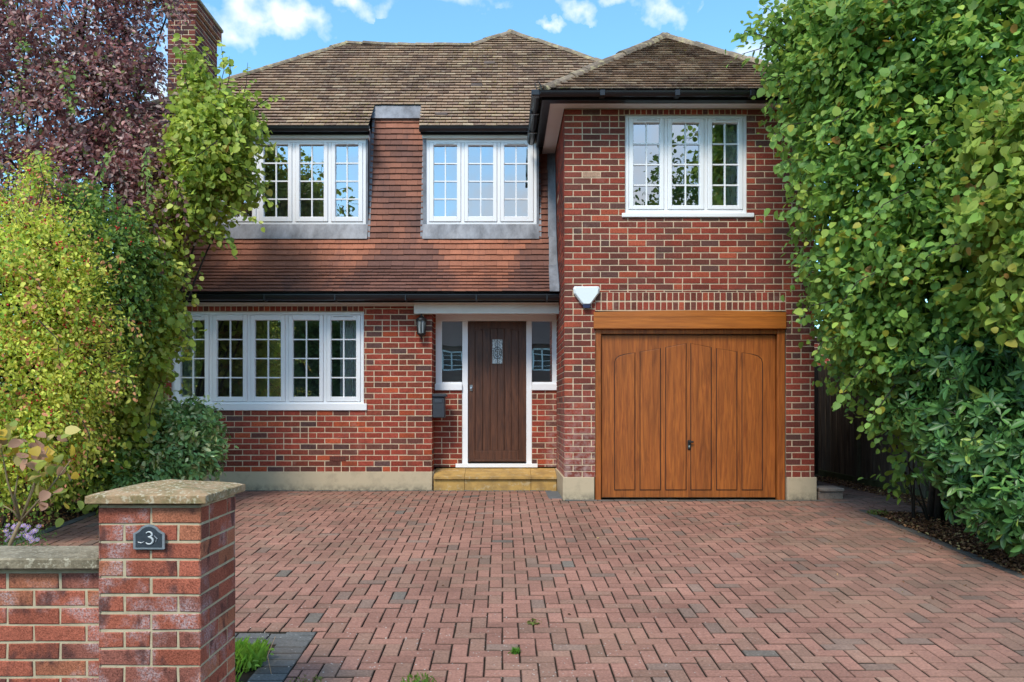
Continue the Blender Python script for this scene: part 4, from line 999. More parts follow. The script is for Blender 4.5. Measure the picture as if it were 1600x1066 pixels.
def crown(name, parent, blobs, nclu, per, size, palette, mat, shape='oval', twigL=.28, droop=.5, lump=.18, inner=.25, spread=.06, frontbias=.35, width=1.0, rosette=False, colfn=None, zmin=None, up=.7, stray=.08):
    B = [blob_w(b) for b in blobs]; A = np.array([(b[1][0]*b[1][2]+b[1][0]*b[1][1]+b[1][1]*b[1][2]) for b in B]); A /= A.sum()
    pick = RNG.choice(len(B), nclu, p=A); Ce = np.array([B[i][0] for i in pick]); Ra = np.array([B[i][1] for i in pick])
    w = rand_dirs(nclu); fl = (RNG.random(nclu) < frontbias) & (w[:, 1] > 0); w[fl, 1] *= -1
    lum = 1+lump*np.sin(w[:, 0]*7+Ce[:, 0]*9)*np.cos(w[:, 2]*8+Ce[:, 2]*5)+lump*.6*np.sin(w[:, 0]*17+w[:, 2]*13)
    r = np.where(RNG.random(nclu) < inner, RNG.uniform(.35, .85, nclu), 1-np.abs(RNG.normal(0, .10, nclu)))*lum
    st = RNG.random(nclu) < stray; r[st] *= RNG.uniform(1.08, 1.25, st.sum())
    p = Ce+w*Ra*r[:, None]
    # drop clusters deep inside another blob
    keep = np.ones(nclu, bool)
    for c, ra in B:
        q = np.linalg.norm((p-c)/ra, axis=1); keep &= ~((q < .62) & (RNG.random(nclu) < .75))
    if zmin is not None: keep &= p[:, 2] > zmin
    p, w = p[keep], w[keep]; m = len(p); k = per
    out = nrmz(w+RNG.normal(0, .25, (m, 3))); td = nrmz(out+RNG.normal(0, .55, (m, 3))+np.array((0, 0, -.25*droop)))
    t = RNG.uniform(-1, 1, (m, k)); pos = p[:, None]+td[:, None]*(t*twigL)[..., None]+RNG.normal(0, spread, (m, k, 3)); pos[..., 2] -= droop*.12*np.abs(t)
    outk = np.repeat(out[:, None], k, 1)
    if rosette:
        tip = p+td*twigL*.3; a0 = RNG.uniform(0, 2*PI, m)[:, None]+np.arange(k)*2*PI/k*1.0
        e1 = nrmz(np.cross(td, np.array((.2, .1, 1.)))); e2 = np.cross(td, e1)
        lat = e1[:, None]*np.cos(a0)[..., None]+e2[:, None]*np.sin(a0)[..., None]
        ax = nrmz(lat+td[:, None]*RNG.uniform(.1, .5, (m, k, 1))+RNG.normal(0, .12, (m, k, 3))); nm = nrmz(td[:, None]-ax*.3+np.array((0, 0, .35)))
        pos = tip[:, None]+ax*size*.32+td[:, None]*RNG.uniform(-.4, .1, (m, k, 1))*size
    else:
        nm = nrmz(outk*.55+np.array((0, 0, up))+RNG.normal(0, .42, (m, 1, 3))+RNG.normal(0, .30, (m, k, 3))); ax = outk*.5+np.array((0, 0, -droop))+RNG.normal(0, .35, (m, 1, 3))+RNG.normal(0, .5, (m, k, 3))
    ci = RNG.choice(len(palette), (m, k), p=np.array([q[0] for q in palette])/sum(q[0] for q in palette)); pal = np.array([q[1] for q in palette])
    cl_bias = RNG.random(m); same = RNG.random((m, k)) < .55; ci = np.where(same, ci[:, :1], ci)
    cols = pal[ci]*RNG.uniform(.75, 1.25, (m, k, 1))*(0.8+.4*cl_bias)[:, None, None]
    sz = size*np.clip(RNG.lognormal(-.08, .28, (m, k)), .45, 1.5)
    pos, ax, nm, cols, sz = pos.reshape(-1, 3), ax.reshape(-1, 3), nm.reshape(-1, 3), cols.reshape(-1, 3), sz.reshape(-1)
    if colfn: cols = colfn(pos, cols)
    ok = pos[:, 2] > (zmin if zmin is not None else -9); hb = (pos[:, 1] > 10.9) & (pos[:, 0] > HL-.1) & (pos[:, 0] < XB) & (pos[:, 2] < 5); ok &= ~hb
    hb = (pos[:, 1] > 9.93) & (pos[:, 0] > XB) & (pos[:, 0] < XR+.05) & (pos[:, 2] < 5); ok &= ~hb
    leaf_mesh(name, pos[ok], ax[ok], nm[ok], sz[ok], np.clip(cols[ok], 0, 1), shape, mat, parent, width)
    return p, td
def limbs(name, parent, base, blobs, r0, tips=None, ntw=120, mat=None, stems=1, sprd=.2):
    g = MB(); base = np.array(base, float)
    for b in blobs:
        c, ra = blob_w(b)
        for s in range(stems):
            b0 = base+np.array((random.uniform(-sprd, sprd), random.uniform(-sprd, sprd), 0)); e = c+np.array([random.uniform(-.5, .5)*v for v in ra])
            mid = b0*.5+e*.5+np.array((random.uniform(-.15, .15), random.uniform(-.15, .15), .15)); q1 = b0*.75+mid*.25+np.array((0, 0, .1*(e[2]-b0[2])))
            g.tube([b0, q1, mid, mid*.5+e*.5+np.array((0, 0, .08)), e], [r0, r0*.8, r0*.55, r0*.35, r0*.15], 6)
    if tips is not None:
        p, td = tips; cs = [blob_w(b)[0] for b in blobs]
        for i in RNG.choice(len(p), min(ntw, len(p)), replace=False):
            c = min(cs, key=lambda q: np.linalg.norm(q-p[i])); a = c*.45+p[i]*.55; g.tube([c, a+np.array((0, 0, .05)), p[i]+td[i]*.15], [.014, .008, .003], 4)
    return g.build(name, mat or BARK, parent, True)

def sprays(name, parent, lines, size, palette, mat, shape, per=26, mat2=None):
    P_, A_, N_, C_ = [], [], [], []; pal = np.array([q[1] for q in palette]); w = np.array([q[0] for q in palette], float); w /= w.sum()
    for ln in lines:
        pts = [P(*q) for q in ln]; g = MB(); g.tube(pts, [.007-.005*i/(len(pts)-1) for i in range(len(pts))], 5); g.build('twig', BARK, parent); L = sum(np.linalg.norm(b-a) for a, b in zip(pts[:-1], pts[1:])); n = max(6, int(L*per))
        for k in range(n):
            t = k/n*(len(pts)-1); i = int(t); a, b = pts[i], pts[i+1]; q = a+(b-a)*(t-i); d = nrmz(b-a); sd = np.cross(d, (0, 1, 0))*(1 if k % 2 else -1)
            ax = nrmz(sd*.8+d*.5+np.array((0, 0, -.5))+RNG.normal(0, .3, 3)); P_.append(q+ax*size*.45+RNG.normal(0, .018, 3)); A_.append(ax); N_.append(np.array((0, -.6, .6))+RNG.normal(0, .35, 3)); C_.append(pal[RNG.choice(len(pal), p=w)]*random.uniform(.8, 1.2))
    leaf_mesh(name, np.array(P_), np.array(A_), np.array(N_), size*np.clip(RNG.lognormal(-.1, .25, len(P_)), .5, 1.4), np.clip(np.array(C_), 0, 1), shape, mat, parent)
# right: big hazel
HZ = [(1275, 55, 8.9, 78, 60, .6), (1332, 140, 8.6, 105, 120, .9), (1420, 80, 8.2, 140, 130, 1.0), (1550, 110, 7.7, 130, 170, 1.0), (1352, 280, 8.4, 100, 130, .8), (1450, 270, 8.0, 130, 160, .9),
      (1560, 320, 7.6, 110, 150, .9), (1358, 415, 8.3, 78, 95, .7), (1450, 420, 7.9, 110, 115, .8), (1362, 488, 8.3, 70, 50, .5), (1570, 470, 7.5, 90, 100, .7), (1400, 530, 8.1, 60, 55, .5), (1328, 420, 9.8, 36, 120, .3), (1322, 510, 9.8, 34, 55, .3)]
hz = thing('hazel_tree', 'tall spreading green hazel with large rounded leaves covering the right corner of the house', 'tree', (4.95, 8.7, GZ(8.7)))
pal = [(5, (.19, .34, .07)), (4, (.24, .41, .085)), (2, (.12, .25, .065)), (1.8, (.36, .48, .09)), (.5, (.46, .43, .06)), (.12, (.36, .17, .05))]
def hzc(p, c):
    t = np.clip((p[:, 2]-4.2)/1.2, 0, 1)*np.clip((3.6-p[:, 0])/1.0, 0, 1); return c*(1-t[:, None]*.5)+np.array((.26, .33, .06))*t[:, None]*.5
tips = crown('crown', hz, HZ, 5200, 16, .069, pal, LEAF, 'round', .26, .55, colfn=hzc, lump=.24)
sprays('outer_sprays', hz, [[(1250, 95, 8.6), (1205, 60, 8.5), (1165, 48, 8.4), (1155, 62, 8.4)], [(1240, 50, 8.6), (1210, 20, 8.5), (1190, 8, 8.5)], [(1250, 120, 8.5), (1215, 118, 8.4), (1192, 130, 8.4)],
    [(1270, 190, 8.3), (1232, 195, 8.2), (1210, 212, 8.2)], [(1270, 250, 8.3), (1235, 250, 8.2), (1212, 262, 8.2)], [(1290, 330, 8.2), (1250, 325, 8.1), (1228, 345, 8.1)], [(1290, 400, 8.1), (1262, 408, 8.0), (1246, 430, 8.0)],
    [(1300, 470, 8.0), (1268, 478, 7.9), (1250, 502, 7.9)], [(1320, 520, 8.0), (1285, 535, 7.9), (1275, 560, 7.9)], [(1360, 560, 7.9), (1335, 590, 7.8), (1318, 612, 7.8), (1312, 640, 7.8)], [(1400, 600, 7.8), (1370, 640, 7.7), (1350, 672, 7.7)],
    [(1330, 170, 7.7), (1300, 190, 7.6), (1280, 225, 7.6)], [(1420, 300, 7.2), (1380, 320, 7.1), (1350, 360, 7.1)], [(1480, 210, 7.1), (1430, 235, 7.0), (1390, 280, 7.0)], [(1500, 380, 6.9), (1450, 400, 6.9), (1410, 440, 6.9)], [(1380, 420, 7.4), (1340, 440, 7.3), (1310, 480, 7.3)]],
    .072, pal[:4]+pal[4:5], LEAF, 'round', 30)
limbs('trunk', hz, (4.9, 8.7, GZ(8.7)-.05), HZ, .045, tips, 160, stems=1)
YH = [(1590, 215, 6.7, 62, 70, .5), (1600, 330, 6.6, 85, 80, .5), (1610, 440, 6.5, 60, 60, .4)]
yh = thing('yellowing_hazel', 'hazel bush with yellowing autumn leaves at the right edge of the photo', 'shrub', (5.6, 6.7, GZ(6.7)))
tips = crown('crown', yh, YH, 480, 15, .077, [(4, (.30, .38, .07)), (3, (.20, .33, .06)), (.7, (.42, .38, .07)), (.2, (.35, .18, .05))], LEAF, 'round', .25, .55)
limbs('trunk', yh, (5.5, 6.7, GZ(6.7)), YH, .03, tips, 30)
SP = [(1375, 610, 8.4, 42, 48, .35), (1330, 590, 8.6, 30, 30, .25), (1400, 665, 8.3, 45, 45, .35), (1415, 740, 8.2, 24, 26, .2)]
sp_ = thing('sapling', 'young broad leaved sapling growing against the fence under the hazel', 'shrub', (4.45, 8.8, GZ(8.8)))
tips = crown('foliage', sp_, SP, 95, 9, .07, [(4, (.12, .25, .05)), (2, (.22, .33, .05))], LEAF, 'round', .18, .5)
limbs('stems', sp_, (4.45, 8.8, GZ(8.8)), SP, .012, tips, 20)
RH = [(1470, 570, 7.7, 72, 48, .5), (1560, 590, 7.2, 85, 60, .6), (1470, 650, 7.6, 62, 52, .5), (1560, 690, 7.0, 80, 75, .6), (1500, 725, 7.3, 46, 45, .45), (1590, 790, 6.7, 72, 62, .5), (1540, 790, 6.9, 40, 40, .4), (1545, 650, 7.2, 70, 60, .5)]
rh = thing('rhododendron', 'dark glossy evergreen shrub with whorled leaves at the lower right over the bed', 'shrub', (4.9, 7.2, GZ(7.2)))
tips = crown('foliage', rh, RH, 1700, 9, .11, [(5, (.048, .125, .03)), (3, (.075, .18, .04)), (1.2, (.15, .28, .06)), (.3, (.26, .34, .06))], GLEAF, 'long', .12, .3, rosette=True, inner=.3, lump=.15)
limbs('stems', rh, (4.75, 7.3, GZ(7.3)), RH, .022, tips, 120)
IV = thing('dark_tree_trunk', 'dark leaning tree trunk rising from the leaf litter at the right', 'trunk', (4.83, 8.55, GZ(8.55)))
g = MB(); g.tube([(4.80, 8.45, GZ(8.5)-.05), (4.76, 8.45, .3), (4.70, 8.4, .9), (4.74, 8.3, 1.6), (4.85, 8.2, 2.6)], [.085, .07, .062, .055, .04], 9); g.build('bark', BARK, IV, True)
g = MB(); g.tube([(4.9, 8.5, GZ(8.5)-.05), (4.98, 8.5, .5), (5.05, 8.4, 1.3)], [.05, .04, .03], 7); g.build('second_stem', BARK, IV, True)

# left: purple plum
PU = [(30, 40, 10.8, 120, 110, 1.2), (130, 60, 10.8, 100, 100, 1.1), (200, 60, 10.9, 48, 80, .6), (60, 170, 10.5, 110, 100, 1.0), (165, 175, 10.4, 80, 95, .9), (215, 235, 10.1, 60, 60, .5), (150, 275, 10.1, 95, 65, .7), (40, 280, 10.0, 80, 60, .7), (248, 280, 9.75, 42, 70, .4), (248, 372, 9.6, 26, 50, .3), (250, 2, 11, 34, 20, .4), (110, 335, 9.6, 70, 50, .6)]
pu = thing('purple_plum_tree', 'purple leaved plum tree in the upper left corner in front of the chimney', 'tree', (-6.3, 10.6, 0))
tips = crown('crown', pu, PU, 2600, 18, .060, [(5, (.26, .105, .10)), (3, (.38, .18, .16)), (2, (.13, .05, .055)), (2.4, (.50, .34, .30)), (.9, (.25, .33, .09))], PLEAF, 'oval', .22, .3, lump=.16, inner=.2, stray=.06)
sprays('outer_sprays', pu, [[(230, 130, 10.4), (255, 150, 10.3), (262, 190, 10.3)], [(235, 60, 10.4), (270, 55, 10.3), (285, 80, 10.3)], [(240, 20, 10.4), (275, 15, 10.3), (298, 28, 10.3)], [(240, 260, 9.4), (280, 290, 9.3), (290, 350, 9.3)], [(230, 330, 9.3), (250, 380, 9.2), (246, 440, 9.2)], [(180, 250, 9.4), (200, 300, 9.3), (190, 345, 9.3)]],
    .06, [(3, (.24, .10, .09)), (2, (.34, .20, .17))], PLEAF, 'oval', 45)
sprays('green_sprays', pu, [[(35, 200, 9.6), (32, 130, 9.6), (38, 80, 9.6), (30, 58, 9.6)], [(120, 170, 9.5), (100, 125, 9.5), (95, 95, 9.5)], [(118, 110, 9.5), (105, 150, 9.5), (112, 175, 9.5)], [(180, 230, 9.2), (160, 260, 9.1), (150, 300, 9.1)], [(230, 230, 9.2), (225, 270, 9.1), (235, 320, 9.1)]],
    .06, [(3, (.30, .42, .10)), (2, (.16, .28, .08))], LEAF, 'oval', 60)
limbs('trunk', pu, (-6.3, 10.6, -.05), PU, .06, tips, 220)
# left: lime-green bush climbing in front of the upper window
GT = [(314, 165, 10.1, 28, 46, .3), (308, 100, 10.1, 9, 26, .12), (338, 205, 10.0, 48, 50, .45), (378, 188, 9.9, 26, 30, .3), (338, 255, 9.9, 52, 60, .5), (372, 285, 9.9, 20, 32, .3), (300, 300, 9.8, 38, 55, .4), (306, 330, 9.7, 28, 24, .3), (250, 415, 9.6, 24, 60, .4), (200, 470, 9.4, 70, 80, .5), (232, 520, 9.5, 30, 65, .4), (188, 580, 9.3, 66, 68, .5), (175, 650, 9.3, 60, 60, .5), (120, 730, 9.2, 80, 42, .5)]
gt_ = thing('lime_green_hazel', 'sunny yellow green leafy tree climbing beside the left upper window', 'tree', (-4.9, 9.9, 0))
tips = crown('crown', gt_, GT, 2100, 14, .066, [(5, (.36, .44, .06)), (3, (.24, .34, .06)), (2, (.50, .53, .12)), (.6, (.46, .42, .10)), (.15, (.32, .18, .05))], LEAF, 'round', .20, .6, lump=.3, inner=.18, stray=.14)
sprays('outer_sprays', gt_, [[(335, 170, 9.8), (350, 110, 9.8), (345, 62, 9.8)], [(352, 150, 9.7), (360, 110, 9.7), (358, 88, 9.7)], [(375, 170, 9.7), (385, 130, 9.7), (387, 98, 9.7)], [(300, 170, 9.8), (287, 110, 9.8), (282, 52, 9.8)],
    [(395, 170, 9.7), (425, 150, 9.6), (442, 152, 9.6)], [(395, 225, 9.6), (420, 228, 9.6), (436, 250, 9.6)], [(385, 290, 9.5), (410, 300, 9.5), (428, 322, 9.5)], [(350, 320, 9.5), (385, 335, 9.4), (412, 352, 9.4)],
    [(285, 330, 9.5), (315, 358, 9.4), (345, 372, 9.4), (368, 388, 9.4)], [(265, 420, 9.3), (290, 440, 9.3), (306, 470, 9.3)], [(265, 500, 9.2), (290, 520, 9.2), (300, 555, 9.2)], [(340, 220, 9.3), (300, 250, 9.2), (270, 300, 9.2)],
    [(240, 540, 8.9), (215, 575, 8.8), (205, 620, 8.8)], [(250, 600, 8.9), (235, 640, 8.8), (232, 680, 8.8)], [(330, 160, 9.3), (365, 190, 9.3), (380, 230, 9.2)]], .07, [(5, (.36, .44, .06)), (3, (.24, .34, .06)), (2, (.50, .53, .12))], LEAF, 'round', 26)
limbs('trunk', gt_, (-4.95, 9.9, -.05), GT, .028, tips, 140)
# left: rose bush with hips
RO = [(25, 372, 8.5, 72, 58, .7), (85, 415, 8.3, 65, 80, .6), (35, 470, 8.1, 100, 95, .8), (122, 490, 8.1, 42, 70, .5), (45, 590, 7.9, 105, 90, .8), (135, 560, 8.1, 52, 70, .5), (70, 670, 7.8, 80, 70, .6), (30, 720, 7.7, 70, 60, .5), (62, 275, 8.7, 16, 26, .2)]
ro = thing('rose_hip_bush', 'bright yellow green rambling rose bush dotted with red hips at the left edge', 'shrub', (-5.2, 8.2, GZ(8.2)))
tips = crown('foliage', ro, RO, 3300, 18, .041, [(4.5, (.54, .62, .08)), (5, (.76, .74, .14)), (2, (.30, .48, .08)), (1.3, (.74, .30, .16)), (.3, (.16, .30, .08))], LEAF, 'oval', .20, .5, lump=.2, inner=.2, spread=.05, stray=.12)
sprays('outer_sprays', ro, [[(60, 330, 8.0), (70, 290, 8.0), (60, 250, 8.0), (45, 236, 8.0)], [(110, 350, 7.9), (135, 310, 7.9), (128, 285, 7.9)], [(150, 420, 7.8), (185, 400, 7.8), (200, 425, 7.8)], [(10, 320, 8.0), (15, 280, 8.0), (5, 258, 8.0)],
    [(170, 500, 7.7), (205, 500, 7.6), (218, 530, 7.6)], [(170, 580, 7.6), (205, 590, 7.5), (215, 625, 7.5)], [(120, 640, 7.4), (140, 680, 7.4), (135, 730, 7.4)], [(60, 500, 7.2), (90, 530, 7.2), (95, 580, 7.2)], [(30, 420, 7.4), (60, 440, 7.4), (75, 480, 7.3)]],
    .045, [(3, (.52, .50, .08)), (3, (.34, .46, .07)), (2, (.58, .26, .12))], LEAF, 'oval', 55)
limbs('stems', ro, (-5.3, 8.2, GZ(8.2)), RO, .014, tips, 220, stems=2)
g = MB(); p = tips[0]
fr_ = p[RNG.choice(len(p), 210, replace=False)]
for q in fr_:
    c = min((blob_w(b)[0] for b in RO), key=lambda z: np.linalg.norm(z-q)); q = q+(q-c)*.16+np.array((0, -.07, 0))
    for k in range(random.choice((1, 2, 3, 4))):
        o = q+RNG.normal(0, .022, 3); r = random.uniform(.009, .013)
        g.lathe(o[0], o[1], [(r*.3, o[2]-r*1.1), (r*.85, o[2]-r*.5), (r, o[2]), (r*.7, o[2]+r*.7), (r*.2, o[2]+r)], 6)
tag(g.build('rose_hips', HIP, ro, True), kind='stuff')
R2 = [(165, 360, 9.0, 44, 45, .4), (200, 410, 8.9, 38, 55, .4), (195, 480, 8.8, 36, 45, .4), (130, 312, 9.1, 26, 20, .25)]
r2 = thing('climbing_rose', 'mid green rose with red hips climbing between the purple and the lime green trees', 'shrub', (-5.3, 9.0, GZ(9.0)))
tips = crown('foliage', r2, R2, 620, 15, .048, [(5, (.15, .27, .055)), (3, (.10, .20, .06)), (2, (.26, .36, .07)), (.3, (.42, .20, .09))], LEAF, 'oval', .18, .5, lump=.25, inner=.2, stray=.15)
limbs('stems', r2, (-5.2, 9.0, GZ(9.0)), R2, .012, tips, 60)
g = MB(); p = tips[0]
for q in p[RNG.choice(len(p), 40, replace=False)]:
    for k in range(random.choice((2, 3, 4))):
        o = q+RNG.normal(0, .022, 3)+np.array((0, -.08, 0)); r = random.uniform(.008, .012)
        g.lathe(o[0], o[1], [(r*.3, o[2]-r*1.1), (r*.85, o[2]-r*.5), (r, o[2]), (r*.7, o[2]+r*.7), (r*.2, o[2]+r)], 6)
tag(g.build('rose_hips', HIP, r2, True), kind='stuff')
def hedge_box(name, label, b, n, col, size):
    o = thing(name, label, 'hedge', ((b[0]+b[1])/2, (b[2]+b[3])/2, 0)); pp = np.stack([RNG.uniform(b[0], b[1], n), RNG.uniform(b[2], b[3], n), RNG.uniform(b[4], b[5], n)+RNG.normal(0, .12, n)], axis=1)
    leaf_mesh('foliage', pp, RNG.normal(0, 1, (n, 3)), RNG.normal(0, .6, (n, 3))+np.array((0, -1, .5)), RNG.uniform(size*.6, size*1.3, n), np.tile(np.array(col), (n, 1))*RNG.uniform(.5, 1.6, (n, 1)), 'oval', LEAF, o)
    g = MB()
    for k in range(12):
        x = b[0]+(b[1]-b[0])*(k+.5)/12; g.tube([(x, (b[2]+b[3])/2, 0), (x+random.uniform(-.2, .2), (b[2]+b[3])/2, b[5]*.8)], [.03, .01], 5)
    g.build('stems', BARK, o)
hedge_box('boundary_hedge', 'dark hedge along the left boundary behind the rose and the purple tree', (-10.5, -5.6, 10.2, 11.4, 0, 3.6), 9000, (.045, .08, .025), .11)
hedge_box('neighbour_hedge', 'dark evergreen hedge beyond the fence behind the green hazel', (5.6, 10.5, 9.2, 10.6, 0, 4.6), 9000, (.04, .085, .025), .12)
EV = [(268, 702, 9.7, 66, 56, .5), (240, 690, 9.5, 50, 60, .4), (312, 690, 9.9, 34, 46, .3), (286, 657, 9.9, 48, 30, .3), (220, 742, 9.3, 60, 32, .35)]
ev = thing('variegated_evergreen', 'low variegated evergreen shrub against the brick wall below the wide window', 'shrub', (-4.3, 10.3, 0))
tips = crown('foliage', ev, EV, 900, 13, .075, [(5, (.25, .42, .13)), (3, (.18, .33, .11)), (2.4, (.62, .64, .30)), (1, (.38, .50, .15))], GLEAF, 'oval', .12, .2, spread=.045, inner=.3, lump=.1, width=.8)
limbs('stems', ev, (-4.4, 10.35, 0), EV, .015, tips, 60)
# front left: hydrangea-like plant with bare stems
hy = thing('hydrangea', 'small plant with bare pale stems and fading yellow pink leaves behind the garden wall', 'plant', (-3.95, 6.6, GZ(6.6)))
STM = simple('pale_stem', (.24, .18, .10), .8, .2, .25, 30)
g = MB(); b0 = P(12, 868, 6.6); crotch = P(32, 815, 6.6)
g.tube([b0-(0, 0, .12), P(16, 850, 6.6), crotch], [.02, .017, .014], 7)
ends = [(92, 768), (60, 722), (28, 742), (5, 790), (2, 700), (75, 700), (110, 720)]
for (x, y) in ends:
    e = P(x, y, 6.6+random.uniform(-.2, .2)); m = crotch*.5+e*.5+np.array((random.uniform(-.04, .04), 0, .02)); g.tube([crotch, m, e], [.011, .008, .004], 5)
g.build('stem', STM, hy, True)
HB = [(92, 770, 6.5, 16, 8, .12), (60, 722, 6.6, 32, 14, .2), (28, 708, 6.6, 36, 16, .2), (85, 700, 6.7, 22, 12, .15), (5, 690, 6.6, 26, 22, .2), (60, 768, 6.6, 16, 8, .1)]
crown('leaves', hy, HB, 34, 4, .085, [(3, (.36, .44, .10)), (3, (.50, .42, .14)), (2, (.55, .30, .20)), (1, (.66, .46, .06))], LEAF, 'round', .08, .2, lump=.05, up=1.2)
# asters
asr = thing('purple_asters', 'clump of small pale purple daisies behind the garden wall', 'flowers', (-4.1, 7.2, GZ(7.2)))
AB = [(35, 840, 7.1, 30, 14, .2)]
crown('foliage', asr, AB, 60, 12, .03, [(1, (.07, .16, .04)), (1, (.11, .22, .05))], LEAF, 'long', .07, .0)
for k in range(34):
    g = MB(); q = P(random.uniform(8, 62), random.uniform(820, 846), 7.0+random.uniform(-.1, .1)); r = random.uniform(.015, .022)
    n = 10; tl = Vector((random.uniform(-.4, .4), -.7, .7)).normalized(); a = tl.orthogonal().normalized(); b = tl.cross(a)
    for i in range(n):
        an = 2*PI*i/n; d1 = a*math.cos(an)+b*math.sin(an); d2 = a*math.cos(an+.22)+b*math.sin(an+.22); Q = Vector(q)
        g.add([Q, Q+d1*r, Q+(d1+d2)*.5*r*1.25, Q+d2*r], ((0, 1, 2, 3),), 0, (.52, .36, .68))
    g.add([Vector(q)+tl*.003+(a*math.cos(t)+b*math.sin(t))*r*.25 for t in np.linspace(0, 2*PI, 7)[:-1]], (tuple(range(6)),), 0, (.6, .45, .08))
    g.build('flower', ATT, asr)

# grass and weeds
def grass(name, label, x, y, rad, n, h, leafy=0, col=(.10, .26, .03)):
    o = thing(name, label, 'weed', (x, y, GZ(y)), 'weeds and grass growing beside and between the paving'); g = MB()
    for i in range(n):
        a = random.uniform(0, 2*PI); r = rad*math.sqrt(random.random()); bx, by = x+r*math.cos(a), y+r*math.sin(a)*.8; a2 = random.uniform(0, 2*PI); hh = h*random.uniform(.5, 1.1); ln = random.uniform(.1, .6)*hh
        dx, dy = math.cos(a2), math.sin(a2); w = .0028*random.uniform(.7, 1.4); z = GZ(by)-.005; k = random.uniform(.7, 1.4)
        pts = [(bx-dy*w, by+dx*w, z), (bx+dy*w, by-dx*w, z), (bx+dx*ln*.4+dy*w*.8, by+dy*ln*.4-dx*w*.8, z+hh*.65), (bx+dx*ln, by+dy*ln, z+hh*.95), (bx+dx*ln*.4-dy*w*.8, by+dy*ln*.4+dx*w*.8, z+hh*.65)]
        g.add(pts, ((0, 1, 2, 3, 4),), 0, tuple(c*k for c in col))
    g.build('blades', LEAF, o)
    if leafy:
        m = leafy; pos = np.stack([RNG.normal(x, rad*.5, m), RNG.normal(y, rad*.5, m), GZ(y)+RNG.uniform(.2, 1, m)*h*.6], axis=1)
        leaf_mesh('leaves', pos, RNG.normal(0, 1, (m, 3))*np.array((1, 1, .3)), RNG.normal(0, .3, (m, 3))+np.array((0, 0, 1)), RNG.uniform(.02, .045, m), np.tile(np.array(col), (m, 1))*RNG.uniform(.7, 1.3, (m, 1)), 'oval', LEAF, o)
grass('grass_clump', 'bright green clump of grass and weeds between the pillar and grey edging', -1.53, 4.55, .18, 620, .12, 260, (.22, .40, .05))
grass('grass_patch', 'lower ragged grass beside the foot of the brick pillar', -1.50, 4.22, .10, 220, .08, 90, (.24, .42, .05))
grass('weed_tuft', 'small bright green weed tuft in the paving joints near the middle foreground', PX(805, 4.75), 4.72, .025, 40, .045, 14)
grass('moss_weed', 'flat mossy weed in a paving joint above the foreground tuft', PX(835, 5.25), 5.28, .05, 46, .012, 12, (.16, .2, .04))
grass('grass_fringe', 'thin grass fringe at the bottom edge left of centre', PX(655, 4.3), 4.30, .10, 80, .035, 10, (.12, .22, .03))
grass('sparse_weeds', 'sparse yellowish weeds at the bottom edge near the grey edging', PX(480, 4.32), 4.31, .10, 60, .02, 8, (.22, .22, .06))
grass('side_weed', 'small weeds at the tip of the leaf littered bed near the passage', PX(1368, 9.1), 9.05, .12, 60, .05, 40, (.16, .24, .04))
sk = MB(); sk.tube([P(430, 995, 4.6), P(418, 1025, 4.5), P(425, 1058, 4.4)], .0022, 5)
tag(sk.build('dry_twig', simple('dry_stalk', (.35, .22, .12), .8)), 'dry brown twig lying on the grey edging by the grass clump', 'twig')

# leaf litter
def litter(name, boxes, n, size=(.02, .045)):
    P_, c = [], []
    for k in range(n):
        b = boxes[k % len(boxes)]; x, y = random.uniform(b[0], b[1]), random.uniform(b[2], b[3]); P_.append((x, y, GZ(y)-.02+random.uniform(.0, .05)*(1 if len(b) < 5 else 0)+(.028 if len(b) > 4 else 0)))
    n = len(P_); P_ = np.array(P_); pal = np.array([(.20, .09, .045), (.30, .14, .06), (.42, .24, .11), (.10, .045, .025), (.48, .36, .14), (.16, .065, .04)])
    cc = pal[RNG.choice(6, n, p=[.3, .22, .1, .25, .05, .08])]*RNG.uniform(.7, 1.3, (n, 1))
    o = leaf_mesh(name, P_, RNG.normal(0, 1, (n, 3))*np.array((1, 1, .25)), RNG.normal(0, .35, (n, 3))+np.array((0, 0, 1)), RNG.uniform(*size, n), cc, 'oval', LITTER, None, 1.0, .3, .3)
    return tag(o, kind='stuff')
litter('leaf_litter', [(4.22, 5.3, 5.0, 9.15), (4.18, 4.7, 5.5, 9.1), (-6.0, -4.7, 7.3, 10.8), (-5.0, -3.72, 5.0, 7.3), (4.9, 5.3, 9.15, 13)], 15000)
tag(litter('scattered_leaves', [(4.0, 4.25, 6, 9.2, 1), (-4.6, -3.5, 7.4, 9.5, 1), (-1, 4, 4.3, 9.8, 1), (4.0, 5.2, 9.2, 10.5, 1)], 190, (.014, .034)), kind='stuff')
g = MB()
for (a, b, c, d) in ((4.22, 5.34, 3.2, 9.15), (-9, -4.70, 7.3, 10.95), (-9, -3.7, 3.8, 7.3)):
    strip(g, a, b, c, d, -.022)
tag(g.build('planting_bed', SOIL), kind='structure')

# ------------------------------------------------------------------ across the road (seen in the window reflections)
op = thing('opposite_house', 'brick house across the road, reflected in the glass beside the front door', 'house', (-1, -21, -.45))
g = MB(); z0 = -.5; g.box(-9, 7, -27, -21, z0, 4.5, 0, (.13, .05, .04)); g.build('wall', ATT, op)
g = MB(); ze, zr = 4.5, 8.2
for (a, b, c, d) in (((-9.4, -20.6, ze), (7.4, -20.6, ze), (5.5, -24, zr), (-7, -24, zr)), ((7.4, -27.4, ze), (-9.4, -27.4, ze), (-7, -24, zr), (5.5, -24, zr))): g.quad(b, a, d, c, 0, (.07, .045, .04))
for t in (((-9.4, -27.4, ze), (-9.4, -20.6, ze), (-7, -24, zr)), ((7.4, -20.6, ze), (7.4, -27.4, ze), (5.5, -24, zr))): g.add(t, ((0, 1, 2),), 0, (.08, .05, .045))
g.build('roof', ATT, op)
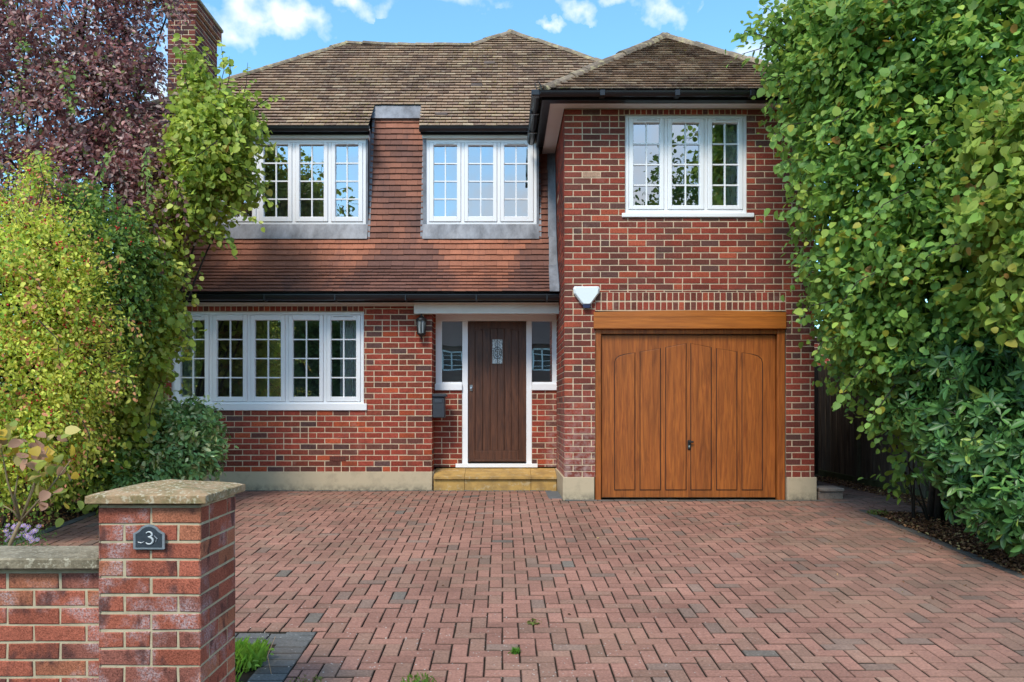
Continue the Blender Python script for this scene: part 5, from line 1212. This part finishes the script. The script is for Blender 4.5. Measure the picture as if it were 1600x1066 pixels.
for (x, z, w, h) in ((-2.75, 3.7, 1.25, 1.15), (2.2, 3.7, 1.1, 1.15), (-7, 3.6, 1.6, 1.2), (5.2, 3.6, 1.6, 1.2), (-5, 1, 1.8, 1.3), (.5, 1, 1.6, 1.3)):
    g = MB(); f = .08
    for bx in ((x-w/2, x+w/2, z+h/2-f, z+h/2), (x-w/2, x+w/2, z-h/2, z-h/2+f), (x-w/2, x-w/2+f, z-h/2, z+h/2), (x+w/2-f, x+w/2, z-h/2, z+h/2), (x-f/2, x+f/2, z-h/2, z+h/2)): g.box(bx[0], bx[1], -21.05, -20.97, bx[2], bx[3])
    for k in (1, 2, 3): g.box(x-w/2, x+w/2, -21.03, -20.98, z-h/2+h*k/4-.015, z-h/2+h*k/4+.015)
    wn_ = g.build('window', UPVC, op); g = MB(); g.box(x-w/2, x+w/2, -21.0, -20.99, z-h/2, z+h/2, 0, (.01, .01, .012)); g.build('pane', ATT, wn_)
def far_tree(name, label, c, ra, n, col, trunk):
    o = thing(name, label, 'tree', (c[0], c[1], -.5)); w = rand_dirs(n); lum = 1+.25*np.sin(w[:, 0]*9)*np.cos(w[:, 2]*8)
    p = np.array(c)+w*np.array(ra)*(lum*RNG.uniform(.6, 1.05, n))[:, None]; p = p+RNG.normal(0, .12, p.shape)
    leaf_mesh('crown', p, RNG.normal(0, 1, (n, 3)), w+RNG.normal(0, .6, (n, 3)), RNG.uniform(.16, .32, n), np.tile(np.array(col), (n, 1))*RNG.uniform(.5, 1.5, (n, 1)), 'oval', LEAF, o)
    if trunk:
        g = MB(); g.tube([(c[0], c[1], -.5), (c[0]+.1, c[1], c[2]*.5), (c[0], c[1], c[2])], [.25, .18, .08], 8); g.build('trunk', BARK, o, True)
far_tree('street_tree', 'broad green tree across the road reflected in the left upper window', (-9.0, -17, 7.2), (3.3, 2.5, 4.2), 5000, (.09, .15, .04), 1)
far_tree('road_side_tree', 'tall green tree across the road reflected in the window over the garage', (8.4, -17, 8.2), (2.8, 2.5, 4.6), 4600, (.07, .13, .03), 1)
hd = thing('hedge', 'dark clipped hedge across the road reflected in the wide ground floor window', 'hedge', (-8, -15, -.5))
n = 30000; pp = np.stack([RNG.uniform(-19, -5.6, n), RNG.uniform(-15.6, -14.4, n), RNG.uniform(-.4, 5.2, n)], axis=1)
leaf_mesh('foliage', pp, RNG.normal(0, 1, (n, 3)), RNG.normal(0, .6, (n, 3))+np.array((0, 1, .3)), RNG.uniform(.12, .26, n), np.tile(np.array((.08, .14, .035)), (n, 1))*RNG.uniform(.5, 1.6, (n, 1)), 'oval', LEAF, hd)
g = MB(); g.box(-18.7, -5.9, -15.2, -14.8, -.5, 4.9); g.build('woody_core', simple('hedge_core', (.02, .03, .012), .95), hd)
